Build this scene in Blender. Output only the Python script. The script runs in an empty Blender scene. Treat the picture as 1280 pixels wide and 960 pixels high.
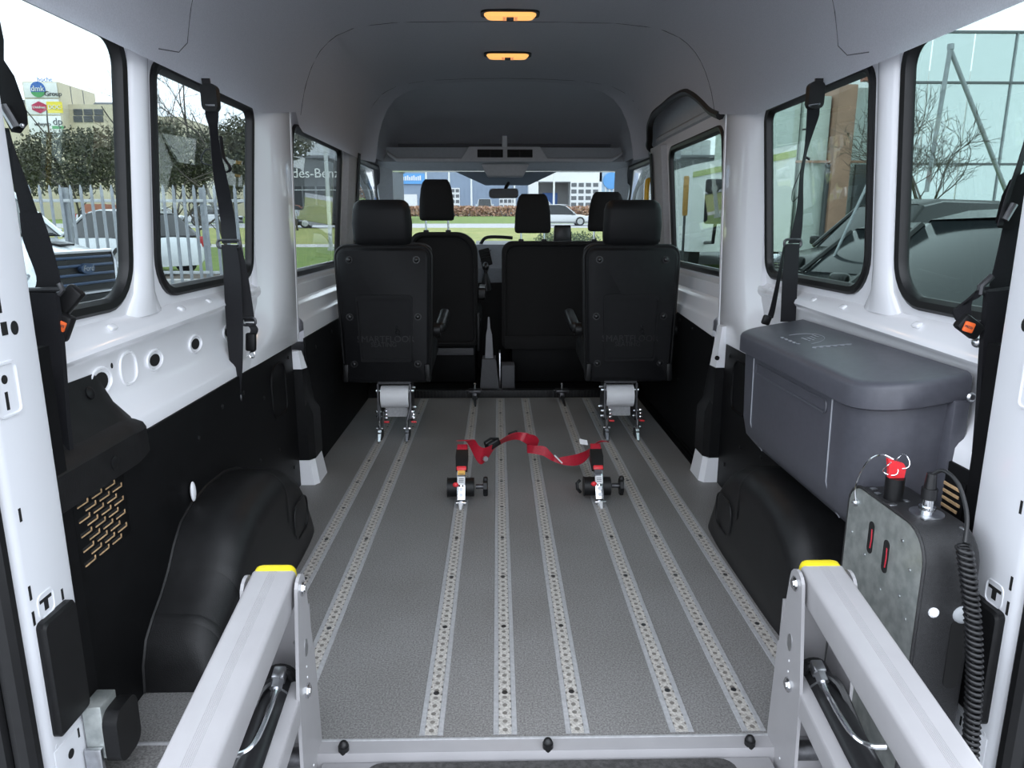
import bpy, bmesh, math, random
from mathutils import Vector, Matrix, Euler
PI = math.pi
scene = bpy.context.scene
COL = scene.collection
random.seed(7)

# ---------------------------------------------------------------- camera
F_PX = 890.0
PITCH = math.radians(12.665)
YAW = math.radians(1.13)
cam_d = bpy.data.cameras.new('camera')
cam = bpy.data.objects.new('camera', cam_d)
COL.objects.link(cam)
cam_d.sensor_fit = 'HORIZONTAL'
cam_d.sensor_width = 36.0
cam_d.lens = F_PX * 36.0 / 1280.0
cam_d.clip_start = 0.02
cam_d.clip_end = 600
cam.location = (-0.045, 0.0, 1.0)
cam.rotation_euler = (PI/2 - PITCH, 0, -YAW)
scene.camera = cam

# ---------------------------------------------------------------- world, exposure
world = bpy.data.worlds.new('overcast_sky')
scene.world = world
world.use_nodes = True
wn = world.node_tree
wn.nodes.clear()
bg = wn.nodes.new('ShaderNodeBackground')
wo = wn.nodes.new('ShaderNodeOutputWorld')
tc = wn.nodes.new('ShaderNodeTexCoord')
nz = wn.nodes.new('ShaderNodeTexNoise'); nz.inputs['Scale'].default_value = 2.2; nz.inputs['Detail'].default_value = 4
cr = wn.nodes.new('ShaderNodeValToRGB')
cr.color_ramp.elements[0].position = 0.3; cr.color_ramp.elements[0].color = (0.79, 0.86, 0.96, 1)
cr.color_ramp.elements[1].position = 0.75; cr.color_ramp.elements[1].color = (0.88, 0.94, 1.03, 1)
wn.links.new(tc.outputs['Generated'], nz.inputs['Vector'])
wn.links.new(nz.outputs['Fac'], cr.inputs['Fac'])
wn.links.new(cr.outputs['Color'], bg.inputs['Color'])
bg.inputs['Strength'].default_value = 1.0
wn.links.new(bg.outputs['Background'], wo.inputs['Surface'])
vs = scene.view_settings
vs.view_transform = 'Standard'
vs.look = 'None'
vs.gamma = 1.0
vs.use_curve_mapping = False
vs.exposure = 1.87

# ---------------------------------------------------------------- materials
M = {}
def mat(name, col, rough=0.5, metal=0.0, var=0.0, vscale=30.0, bump=0.0, bscale=200.0, emit=0.0, coat=0.0, col2=None, spec=None):
    m = bpy.data.materials.new(name); m.use_nodes = True
    nt = m.node_tree; b = nt.nodes['Principled BSDF']
    c = (col[0], col[1], col[2], 1)
    b.inputs['Base Color'].default_value = c
    b.inputs['Roughness'].default_value = rough
    b.inputs['Metallic'].default_value = metal
    if coat: b.inputs['Coat Weight'].default_value = coat; b.inputs['Coat Roughness'].default_value = 0.08
    if spec is not None: b.inputs['Specular IOR Level'].default_value = spec
    if emit:
        b.inputs['Emission Color'].default_value = c; b.inputs['Emission Strength'].default_value = emit
    if var or bump or col2:
        t = nt.nodes.new('ShaderNodeTexCoord')
    if var or col2:
        n = nt.nodes.new('ShaderNodeTexNoise'); n.inputs['Scale'].default_value = vscale; n.inputs['Detail'].default_value = 5
        nt.links.new(t.outputs['Object'], n.inputs['Vector'])
        r = nt.nodes.new('ShaderNodeValToRGB')
        r.color_ramp.elements[0].position = 0.35; r.color_ramp.elements[1].position = 0.65
        c2 = col2 if col2 else tuple(min(1, v*(1+var)) for v in col)
        c1 = col if col2 else tuple(v*(1-var) for v in col)
        r.color_ramp.elements[0].color = (*c1, 1); r.color_ramp.elements[1].color = (*c2, 1)
        nt.links.new(n.outputs['Fac'], r.inputs['Fac']); nt.links.new(r.outputs['Color'], b.inputs['Base Color'])
    if bump:
        n2 = nt.nodes.new('ShaderNodeTexNoise'); n2.inputs['Scale'].default_value = bscale; n2.inputs['Detail'].default_value = 2
        nt.links.new(t.outputs['Object'], n2.inputs['Vector'])
        bp = nt.nodes.new('ShaderNodeBump'); bp.inputs['Strength'].default_value = bump; bp.inputs['Distance'].default_value = 0.001
        nt.links.new(n2.outputs['Fac'], bp.inputs['Height']); nt.links.new(bp.outputs['Normal'], b.inputs['Normal'])
    M[name] = m
    return m
def glass(name, tint, rough=0.0, refl=1.0):
    m = bpy.data.materials.new(name); m.use_nodes = True
    nt = m.node_tree; nt.nodes.clear()
    out = nt.nodes.new('ShaderNodeOutputMaterial'); mx = nt.nodes.new('ShaderNodeMixShader')
    tr = nt.nodes.new('ShaderNodeBsdfTransparent'); gl = nt.nodes.new('ShaderNodeBsdfGlossy'); ge = nt.nodes.new('ShaderNodeNewGeometry')
    tr.inputs['Color'].default_value = (*tint, 1); gl.inputs['Roughness'].default_value = rough
    gl.inputs['Color'].default_value = (refl, refl, refl, 1)
    dt = nt.nodes.new('ShaderNodeVectorMath'); dt.operation = 'DOT_PRODUCT'
    nt.links.new(ge.outputs['Normal'], dt.inputs[0]); nt.links.new(ge.outputs['Incoming'], dt.inputs[1])
    def mth(op, a, b_=None):
        n = nt.nodes.new('ShaderNodeMath'); n.operation = op
        for i, v in enumerate((a, b_)):
            if v is None: continue
            if isinstance(v, (int, float)): n.inputs[i].default_value = v
            else: nt.links.new(v, n.inputs[i])
        return n.outputs[0]
    c = mth('ABSOLUTE', dt.outputs['Value'])          # Schlick's law, the same from both sides of a thin pane
    fac = mth('ADD', mth('MULTIPLY', mth('POWER', mth('SUBTRACT', 1.0, c), 5.0), 0.96), 0.04)
    nt.links.new(fac, mx.inputs['Fac']); nt.links.new(tr.outputs['BSDF'], mx.inputs[1]); nt.links.new(gl.outputs['BSDF'], mx.inputs[2])
    nt.links.new(mx.outputs['Shader'], out.inputs['Surface'])
    M[name] = m
    return m

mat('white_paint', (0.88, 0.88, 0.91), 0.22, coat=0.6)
mat('jamb_white_dimmed', (0.70, 0.71, 0.74), 0.3, coat=0.5)  # same white as the walls, darkened against the strong daylight at the jambs
mat('headliner', (0.69, 0.695, 0.74), 0.95, var=0.05, vscale=300, bump=0.15, bscale=900)
mat('cab_headliner', (0.76, 0.77, 0.81), 0.95, var=0.05, vscale=300, bump=0.15, bscale=900, spec=0.2)
mat('headliner_seam', (0.10, 0.10, 0.11), 0.9, var=0.1)
mat('rubber', (0.004, 0.004, 0.0045), 0.45, var=0.2, vscale=60)
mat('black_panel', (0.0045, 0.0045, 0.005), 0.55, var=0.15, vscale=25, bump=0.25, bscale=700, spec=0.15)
mat('black_plastic', (0.007, 0.007, 0.0075), 0.42, var=0.15, vscale=40, bump=0.3, bscale=900, spec=0.3)
mat('arch_plastic', (0.010, 0.010, 0.0105), 0.42, var=0.15, vscale=40, bump=0.5, bscale=500, spec=0.32)
mat('seat_shell', (0.0085, 0.0085, 0.0095), 0.5, var=0.1, vscale=40, bump=0.25, bscale=900, spec=0.16)
mat('seat_fabric', (0.017, 0.0165, 0.017), 0.85, var=0.2, vscale=500, bump=0.3, bscale=900, spec=0.15)
mat('headrest_vinyl', (0.008, 0.008, 0.009), 0.5, var=0.1, vscale=300, bump=0.2, bscale=800, spec=0.2)
mat('webbing', (0.010, 0.010, 0.012), 0.6, var=0.12, vscale=400, bump=0.3, bscale=1200, spec=0.25)
mat('steel', (0.55, 0.56, 0.58), 0.3, 1.0, var=0.1, vscale=60)
mat('chrome', (0.75, 0.76, 0.78), 0.12, 1.0)
mat('dark_steel', (0.08, 0.08, 0.085), 0.4, 0.8, var=0.2, vscale=80)
mat('alu', (0.40, 0.40, 0.41), 0.45, 0.15, var=0.10, vscale=120, bump=0.2, bscale=400)
mat('alu_bright', (0.62, 0.63, 0.65), 0.35, 0.8, var=0.08, vscale=120)
mat('track_insert', (0.33, 0.31, 0.285), 0.6, 0.1, vscale=220, col2=(0.60, 0.57, 0.53))
mat('track_hole', (0.17, 0.155, 0.14), 0.6, var=0.2)
mat('lift_grey', (0.318, 0.310, 0.318), 0.38, var=0.03, vscale=14, bump=0.05, bscale=300, coat=0.2)
mat('yellow', (0.80, 0.66, 0.02), 0.45, var=0.03, vscale=40)
mat('yellow_handle', (0.72, 0.42, 0.02), 0.45, var=0.05)
mat('orange', (0.85, 0.14, 0.03), 0.45, var=0.05)
mat('red_web', (0.42, 0.012, 0.03), 0.4, var=0.2, vscale=300, bump=0.3, bscale=900)
mat('red_plastic', (0.75, 0.03, 0.04), 0.35, var=0.05)
mat('white_plastic', (0.80, 0.80, 0.82), 0.3, var=0.02)
mat('storage_plastic', (0.070, 0.071, 0.086), 0.42, var=0.06, vscale=60, bump=0.2, bscale=700)
mat('storage_line', (0.27, 0.28, 0.31), 0.4, var=0.05)
mat('galvanised', (0.38, 0.41, 0.40), 0.38, 0.7, vscale=45, col2=(0.55, 0.58, 0.56))
mat('cover_black', (0.018, 0.018, 0.019), 0.42, var=0.3, vscale=300, bump=0.9, bscale=900)
mat('hose', (0.010, 0.010, 0.011), 0.35, var=0.2)
mat('dark_hole', (0.004, 0.004, 0.004), 0.9, var=0.2)
mat('tan_lit_edge', (0.52, 0.34, 0.18), 0.8, var=0.2, vscale=90)
mat('trim_grey', (0.36, 0.36, 0.37), 0.6, var=0.04, vscale=60, bump=0.1)
mat('trim_light', (0.42, 0.44, 0.46), 0.55, var=0.04, vscale=60, bump=0.1)
mat('shelf_grey', (0.08, 0.08, 0.088), 0.65, var=0.05, vscale=80, bump=0.15)
mat('dash_grey', (0.20, 0.22, 0.25), 0.5, var=0.05, vscale=80)
mat('lamp_glow', (1.0, 0.47, 0.13), 0.4, emit=0.30)
mat('lamp_bulb', (0.9, 0.36, 0.14), 0.4, emit=0.20)
mat('label_paper', (0.75, 0.75, 0.76), 0.6, var=0.03)
mat('label_orange', (0.78, 0.42, 0.08), 0.6, var=0.03)
mat('print_dark', (0.05, 0.05, 0.055), 0.7, var=0.05)
glass('glass_left', (0.73, 0.775, 0.775))
glass('glass_right', (0.60, 0.68, 0.655))
glass('glass_front', (0.77, 0.80, 0.80))
# speckled vinyl floor
def floor_material():
    m = mat('vinyl_floor', (0.115, 0.115, 0.12), 0.42, bump=0.3, bscale=600)
    nt = m.node_tree; b = nt.nodes['Principled BSDF']
    t = nt.nodes.new('ShaderNodeTexCoord')
    n1 = nt.nodes.new('ShaderNodeTexNoise'); n1.inputs['Scale'].default_value = 260; n1.inputs['Detail'].default_value = 2
    n2 = nt.nodes.new('ShaderNodeTexNoise'); n2.inputs['Scale'].default_value = 2.5; n2.inputs['Detail'].default_value = 5
    r1 = nt.nodes.new('ShaderNodeValToRGB')
    r1.color_ramp.elements[0].position = 0.30; r1.color_ramp.elements[0].color = (0.118, 0.115, 0.112, 1)
    r1.color_ramp.elements[1].position = 0.72; r1.color_ramp.elements[1].color = (0.308, 0.300, 0.293, 1)
    r2 = nt.nodes.new('ShaderNodeValToRGB')
    r2.color_ramp.elements[0].position = 0.3; r2.color_ramp.elements[0].color = (0.86, 0.85, 0.84, 1)
    r2.color_ramp.elements[1].position = 0.7; r2.color_ramp.elements[1].color = (1.05, 1.05, 1.06, 1)
    mx = nt.nodes.new('ShaderNodeMix'); mx.data_type = 'RGBA'; mx.blend_type = 'MULTIPLY'; mx.inputs[0].default_value = 1.0
    for n in (n1, n2): nt.links.new(t.outputs['Object'], n.inputs['Vector'])
    nt.links.new(n1.outputs['Fac'], r1.inputs['Fac']); nt.links.new(n2.outputs['Fac'], r2.inputs['Fac'])
    nt.links.new(r1.outputs['Color'], mx.inputs[6]); nt.links.new(r2.outputs['Color'], mx.inputs[7])
    nt.links.new(mx.outputs[2], b.inputs['Base Color'])
floor_material()

# ---------------------------------------------------------------- geometry helpers
V = Vector
def link(o): COL.objects.link(o); return o
def finish(bm, angle=35):
    bmesh.ops.recalc_face_normals(bm, faces=bm.faces[:])
    lim = math.radians(angle)
    for f in bm.faces: f.smooth = True
    for e in bm.edges:
        if len(e.link_faces) == 2 and e.calc_face_angle(0) > lim: e.smooth = False
def wloc(o):
    p = V((0, 0, 0))
    while o is not None: p += o.location; o = o.parent
    return p
def obj(name, bm, m, parent=None, angle=35, label=None):
    """one mesh object; bm holds world coordinates, a parent's place is taken off"""
    finish(bm, angle)
    if parent is not None: bmesh.ops.translate(bm, verts=bm.verts[:], vec=-wloc(parent))
    me = bpy.data.meshes.new(name); bm.to_mesh(me); bm.free()
    me.materials.append(M[m] if isinstance(m, str) else m)
    o = link(bpy.data.objects.new(name, me))
    if parent is not None: o.parent = parent
    if label: o['label'] = label
    return o
def tag(o, label, cat, group=None):
    o['label'] = label; o['category'] = cat
    if group: o['group'] = group
    return o
def thing(name, label, cat, loc=(0, 0, 0), group=None):
    o = link(bpy.data.objects.new(name, None)); o.location = loc; o.empty_display_size = 0.05
    return tag(o, label, cat, group)
def struct(o): o['kind'] = 'structure'; return o
def dup(root, loc, rotz=0.0, label=None, group=None):
    def cp(o, par):
        c = o.copy(); COL.objects.link(c); c.parent = par
        for ch in kids.get(o, []): cp(ch, c)
        return c
    kids = {}
    def walk(o):
        kids[o] = list(o.children)
        for ch in kids[o]: walk(ch)
    walk(root)
    r = cp(root, None); r.location = loc; r.rotation_euler = (0, 0, rotz)
    if label: r['label'] = label
    if group: r['group'] = group
    return r
def B(): return bmesh.new()
def quad(bm, *ps): return bm.faces.new([bm.verts.new(p) for p in ps])
def box(bm, c, s, rot=None, bev=0.0, seg=2):
    r = bmesh.ops.create_cube(bm, size=1.0)
    vs_ = r['verts']
    bmesh.ops.scale(bm, vec=V(s), verts=vs_)
    if bev > 0:
        es = set()
        for v in vs_: es.update(v.link_edges)
        rr = bmesh.ops.bevel(bm, geom=list(es), offset=min(bev, min(s)*0.49), segments=seg, profile=0.5, affect='EDGES', clamp_overlap=True)
        vs_ = list({v for f in rr['faces'] for v in f.verts} | {v for v in vs_ if v.is_valid})
    if rot is not None:
        R = Euler(rot).to_matrix() if not isinstance(rot, Matrix) else rot
        bmesh.ops.rotate(bm, cent=(0, 0, 0), matrix=R, verts=vs_)
    bmesh.ops.translate(bm, vec=V(c), verts=vs_)
    return vs_
def bx(bm, x0, x1, y0, y1, z0, z1, bev=0.0, seg=2):
    return box(bm, ((x0+x1)/2, (y0+y1)/2, (z0+z1)/2), (abs(x1-x0), abs(y1-y0), abs(z1-z0)), None, bev, seg)
def frame_of(d):
    d = d.normalized(); a = V((0, 0, 1)) if abs(d.z) < 0.9 else V((1, 0, 0))
    u = d.cross(a).normalized(); return u, d.cross(u).normalized()
def cyl(bm, p0, p1, r, n=16, r2=None, caps=True):
    p0, p1 = V(p0), V(p1); r2 = r if r2 is None else r2
    u, w = frame_of(p1-p0); a, b = [], []
    for k in range(n):
        t = 2*PI*k/n; d = u*math.cos(t)+w*math.sin(t)
        a.append(bm.verts.new(p0+d*r)); b.append(bm.verts.new(p1+d*r2))
    for k in range(n):
        j = (k+1) % n; bm.faces.new((a[k], a[j], b[j], b[k]))
    if caps: bm.faces.new(a[::-1]); bm.faces.new(b)
def tube(bm, pts, r, n=8, closed=False, caps=True):
    pts = [V(p) for p in pts]; rings = []; N = len(pts)
    rr = r if isinstance(r, (list, tuple)) else [r]*N
    pu = None
    for i, p in enumerate(pts):
        if closed: d = pts[(i+1) % N]-pts[i-1]
        else: d = pts[min(i+1, N-1)]-pts[max(i-1, 0)]
        d.normalize()
        if pu is None: u, w = frame_of(d)
        else:
            u = pu-d*pu.dot(d)
            u = u.normalized() if u.length > 1e-6 else frame_of(d)[0]
            w = d.cross(u)
        pu = u
        rings.append([bm.verts.new(p+(u*math.cos(2*PI*k/n)+w*math.sin(2*PI*k/n))*rr[i]) for k in range(n)])
    for i in range(N if closed else N-1):
        a, b = rings[i], rings[(i+1) % N]
        for k in range(n):
            j = (k+1) % n; bm.faces.new((a[k], a[j], b[j], b[k]))
    if caps and not closed:
        bm.faces.new(rings[0][::-1]); bm.faces.new(rings[-1])
def sph(bm, c, r, s=(1, 1, 1), u=12, v=8):
    m = Matrix.Translation(V(c)) @ Matrix.Diagonal((s[0]*r, s[1]*r, s[2]*r, 1))
    return bmesh.ops.create_uvsphere(bm, u_segments=u, v_segments=v, radius=1.0, matrix=m)['verts']
def loft(bm, rings, closed=True, caps=True):
    """rings: lists of points of equal length"""
    R = [[bm.verts.new(p) for p in ring] for ring in rings]; n = len(R[0])
    for i in range(len(R)-1):
        for k in range(n if closed else n-1):
            j = (k+1) % n
            try: bm.faces.new((R[i][k], R[i][j], R[i+1][j], R[i+1][k]))
            except ValueError: pass
    if caps and closed:
        bm.faces.new(R[0][::-1]); bm.faces.new(R[-1])
    return R
def prism(bm, poly, axis, a, b):
    """poly in the two other axes (cyclic order kept: x->(y,z), y->(x,z), z->(x,y))"""
    def P(q, t):
        return {'x': (t, q[0], q[1]), 'y': (q[0], t, q[1]), 'z': (q[0], q[1], t)}[axis]
    loft(bm, [[P(q, a) for q in poly], [P(q, b) for q in poly]])
def rrect(x0, x1, z0, z1, r, n=6):
    """rounded rectangle; r one radius or four (x1z1, x0z1, x0z0, x1z0)"""
    rs = r if isinstance(r, (list, tuple)) else (r,)*4
    out = []
    for i, (cx, cz, a0) in enumerate(((x1, z1, 0), (x0, z1, PI/2), (x0, z0, PI), (x1, z0, 1.5*PI))):
        q = max(rs[i], 1e-4); sx = -1 if i in (0, 3) else 1; sz = -1 if i in (0, 1) else 1
        ox, oz = cx+sx*q, cz+sz*q
        for k in range(n+1):
            a = a0+PI/2*k/n; out.append((ox+q*math.cos(a), oz+q*math.sin(a)))
    return out
def ribbon(bm, pts, th=0.0016):
    """pts: (position, width vector); a strap with thickness"""
    rings = []; N = len(pts)
    for i, (p, w) in enumerate(pts):
        p, w = V(p), V(w)
        d = (V(pts[min(i+1, N-1)][0])-V(pts[max(i-1, 0)][0])).normalized()
        n = d.cross(w)
        n = n.normalized()*th/2 if n.length > 1e-9 else V((0, 0, th/2))
        rings.append([p-w/2-n, p+w/2-n, p+w/2+n, p-w/2+n])
    loft(bm, rings)
def smooth_path(pts, k=6):
    """Catmull-Rom through (pos, width) or plain points"""
    two = isinstance(pts[0][0], (list, tuple, Vector))
    P = [(V(p[0]), V(p[1])) if two else (V(p), V((0, 0, 0))) for p in pts]; out = []
    for i in range(len(P)-1):
        a, b, c, d = P[max(i-1, 0)], P[i], P[i+1], P[min(i+2, len(P)-1)]
        for j in range(k):
            t = j/k; q = []
            for s in (0, 1):
                q.append(0.5*((2*b[s])+(c[s]-a[s])*t+(2*a[s]-5*b[s]+4*c[s]-d[s])*t*t+(3*b[s]-a[s]-3*c[s]+d[s])*t**3))
            out.append(tuple(q) if two else q[0])
    out.append(P[-1] if two else P[-1][0])
    return out
def text_bm(body, size, depth=0.002, align='CENTER', shear=0.0):
    """lettering as mesh, in the local xy plane, rising along z"""
    cu = bpy.data.curves.new('lettering', 'FONT'); cu.body = body; cu.size = size; cu.extrude = depth; cu.align_x = align; cu.align_y = 'CENTER'
    cu.resolution_u = 3; cu.shear = shear
    o = link(bpy.data.objects.new('lettering', cu))
    dg = bpy.context.evaluated_depsgraph_get()
    me = bpy.data.meshes.new_from_object(o.evaluated_get(dg))
    bm = B(); bm.from_mesh(me)
    bpy.data.objects.remove(o); bpy.data.curves.remove(cu); bpy.data.meshes.remove(me)
    return bm
def basis(origin, xdir, ydir):
    x = V(xdir).normalized(); y = V(ydir); y = (y-x*y.dot(x)).normalized(); z = x.cross(y)
    m = Matrix((x, y, z)).transposed().to_4x4(); m.translation = V(origin); return m
def xf(bm, m): bmesh.ops.transform(bm, matrix=m, verts=bm.verts[:]); return bm
def bolt(bm, c, d, r=0.008, h=0.006, n=10):
    c, d = V(c), V(d).normalized()
    cyl(bm, c, c+d*h*0.5, r, n); cyl(bm, c+d*h*0.5, c+d*h, r, n, r*0.6)
# ================================================================ VAN BODY (setting)
def wx(z): return 0.885-0.083*(z-0.8)
def lerp(a, b, t): return a+(b-a)*t
TRIM = [0]
def trim_name(): TRIM[0] += 1; return 'trim_%d' % TRIM[0]

# ---- floor with its eight seat tracks
FY0, FY1 = 1.228, 4.085
fl = B()
prism(fl, [(-0.822, FY0), (0.822, FY0), (0.822, 2.66), (0.79, 2.80), (0.775, 2.85), (0.775, FY1), (-0.815, FY1)], 'z', -0.03, 0.0)
floor = struct(obj('floor', fl, 'vinyl_floor'))
RX = [-0.605, -0.476, -0.183, -0.034, 0.112, 0.323, 0.469, 0.615]
def rail_meshes():
    a = B(); L0, L1 = FY0+0.012, FY1-0.03
    prism(a, [(-0.0245, 0.0002), (0.0245, 0.0002), (0.0235, 0.0022), (0.0145, 0.0028), (0.0135, 0.0012), (-0.0135, 0.0012), (-0.0145, 0.0028), (-0.0235, 0.0022)], 'y', L0, L1)
    b = B(); bx(b, -0.0125, 0.0125, L0, L1, 0.0006, 0.0016)
    c = B(); y = L0+0.012; k = 0
    while y < L1-0.01:
        h = [c.verts.new((0.0055*math.cos(q*PI/4), y+0.0055*math.sin(q*PI/4), 0.0019)) for q in range(8)]; c.faces.new(h)
        for sx in (-1, 1):
            c.faces.new([c.verts.new(p) for p in ((sx*0.0100, y+0.0095, 0.0019), (sx*0.0135, y+0.0085, 0.0019), (sx*0.0135, y+0.0160, 0.0019), (sx*0.0100, y+0.0150, 0.0019))])
        y += 0.0254
    d = B()
    for k in range(11):
        yy = L0+0.13+k*0.262
        if yy < L1: cyl(d, (0, yy, 0.0014), (0, yy, 0.0026), 0.0065, 8)
    return [(n, m, o) for n, m, o in (('rail', 'alu', a), ('track_slot_strip', 'track_insert', b), ('track_holes', 'track_hole', c), ('screws', 'dark_steel', d))]
rm = rail_meshes(); proto = {}
for n, m, b_ in rm:
    finish(b_); me = bpy.data.meshes.new(n); b_.to_mesh(me); b_.free(); me.materials.append(M[m]); proto[n] = me
for x in RX:
    r = link(bpy.data.objects.new('rail', proto['rail'])); r.parent = floor; r.location = (x, 0, 0)
    for n in ('track_slot_strip', 'track_holes', 'screws'):
        c = link(bpy.data.objects.new(n, proto[n])); c.parent = r
        if n in ('track_holes', 'screws'): c['kind'] = 'stuff'
# floor behind the rear edge (between jamb and lift) and black well under the cab
b = B(); bx(b, -0.90, -0.53, 1.10, FY0, -0.03, -0.002); obj('vinyl_strip', b, 'vinyl_floor', floor)
b = B(); bx(b, 0.61, 0.90, 1.10, FY0, -0.03, -0.002); obj('vinyl_strip', b, 'vinyl_floor', floor)
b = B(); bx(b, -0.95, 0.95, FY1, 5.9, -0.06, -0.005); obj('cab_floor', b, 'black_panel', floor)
b = B(); bx(b, 0.74, 0.90, 2.86, FY1, -0.12, -0.004, 0.004)
for k in range(5): bx(b, 0.778+k*0.018, 0.784+k*0.018, 2.88, FY1-0.02, -0.004, 0.0005)
obj('step_tread', b, 'black_panel', floor)
# rear threshold
b = B()
prism(b, [(1.190, -0.012), (1.194, 0.000), (FY0+0.001, 0.001), (FY0+0.001, -0.05), (1.190, -0.05)], 'x', -0.50, 0.61)
struct(obj(trim_name(), b, 'lift_grey'))
b = B(); bx(b, -0.80, 0.78, FY0-0.002, FY0+0.004, -0.03, 0.0025, 0.001); struct(obj(trim_name(), b, 'alu'))
# ridged bulkhead strip at the front edge of the floor
b = B(); bx(b, -0.74, 0.74, FY1-0.004, FY1+0.05, -0.02, 0.045, 0.004)
for k in range(74):
    bx(b, -0.73+k*0.0198, -0.724+k*0.0198, FY1-0.010, FY1-0.003, 0.002, 0.042)
struct(obj(trim_name(), b, 'black_plastic'))

# ---- body shell: side sheets with window openings
def hole_loop(y0, y1, z0, z1, r): return rrect(y0, y1, z0, z1, r, 7)
WINDOWS = [  # y0, y1, z0, z1, corner radii (front-top, rear-top, rear-bottom, front-bottom)
    (1.150, 1.640, 0.822, 1.392, (0.07, 0.05, 0.05, 0.10)),
    (1.768, 2.452, 0.826, 1.370, (0.05, 0.05, 0.10, 0.06)),
    (2.905, 3.790, 0.792, 1.375, (0.06, 0.06, 0.06, 0.05))]
CELLS = [(1.10, 1.705), (1.705, 2.51), (2.80, 3.87)]
def offset_loop(loop, d):
    out = []; n = len(loop)
    for i, p in enumerate(loop):
        a, c = loop[i-1], loop[(i+1) % n]
        tx, tz = c[0]-a[0], c[1]-a[1]; L = math.hypot(tx, tz) or 1
        out.append((p[0]+tz/L*d, p[1]-tx/L*d))
    return out
def side_sheet(s):
    b = B()
    for (c0, c1), w in zip(CELLS, WINDOWS):
        h = hole_loop(*w); o = rrect(c0, c1, 0.80 if c0 < 2.7 else 0.775, 1.44, 0.001, 7)
        loft(b, [[(s*wx(z), y, z) for y, z in o], [(s*wx(z), y, z) for y, z in h], [(s*(wx(z)+0.013), y, z) for y, z in h], [(s*(wx(z)+0.013), y, z) for y, z in o]], caps=False)
    return b
def ledge(b, s, prof0, prof1, y0, y1, n=6):
    rings = []
    for k in range(n+1):
        t = k/n; rings.append([(s*lerp(p[0], q[0], t), lerp(y0, y1, t), lerp(p[1], q[1], t)) for p, q in zip(prof0, prof1)])
    loft(b, rings, closed=False)
def wall_profile(zr): return [(0.885, 0.80), (0.874, 0.792), (0.856, zr+0.006), (0.849, zr), (0.846, zr-0.010), (0.852, zr-0.018), (0.866, zr-0.03), (0.869, 0.68), (0.867, 0.650), (0.860, 0.628), (0.842, 0.600), (0.834, 0.592), (0.828, 0.582), (0.826, 0.552), (0.90, 0.552)]
def pillar(b, s):
    rings = []
    for z, y0 in ((1.44, 2.47), (1.30, 2.478), (1.1, 2.485), (0.92, 2.485), (0.82, 2.478), (0.74, 2.46), (0.68, 2.42), (0.64, 2.36), (0.61, 2.29), (0.592, 2.22), (0.555, 2.16)):
        w = min(wx(max(z, 0.74))-0.002, 0.866) if z > 0.62 else 0.834; xi = lerp(0.822, 0.795, (z-0.555)/0.885)
        xo = max(wx(max(z, 0.74))+0.013, w+0.002)
        q = min(0.05, (2.62-y0)*0.4)
        rings.append([(s*xo, y0-0.012, z), (s*w, y0-0.012, z), (s*lerp(w, xi, 0.25), y0+q*0.35, z), (s*lerp(w, xi, 0.65), y0+q*1.0, z), (s*lerp(w, xi, 0.93), y0+q*1.9, z), (s*xi, y0+q*2.8+0.02, z),
                      (s*xi, 2.745, z), (s*(xi+0.006), 2.762, z), (s*(xi+0.022), 2.768, z), (s*(xi+0.020), 2.785, z), (s*(xi+0.010), 2.79, z), (s*(xi+0.010), 2.806, z), (s*(xi+0.03), 2.812, z), (s*xo, 2.812, z)])
    loft(b, rings, closed=True)
def rib(b, s, y, z0, z1, r):
    rings = []
    for k in range(13):
        t = k/12; z = lerp(z0, z1, t); fl_ = 1+1.3*max(0, 1-(t/0.14))**2+0.9*max(0, (t-0.9)/0.1)**2
        rings.append([(s*(wx(z)+0.004-r*0.55*math.sin(q*PI/8)), y-r*fl_*math.cos(q*PI/8), z) for q in range(9)])
    loft(b, rings, closed=False)
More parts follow.
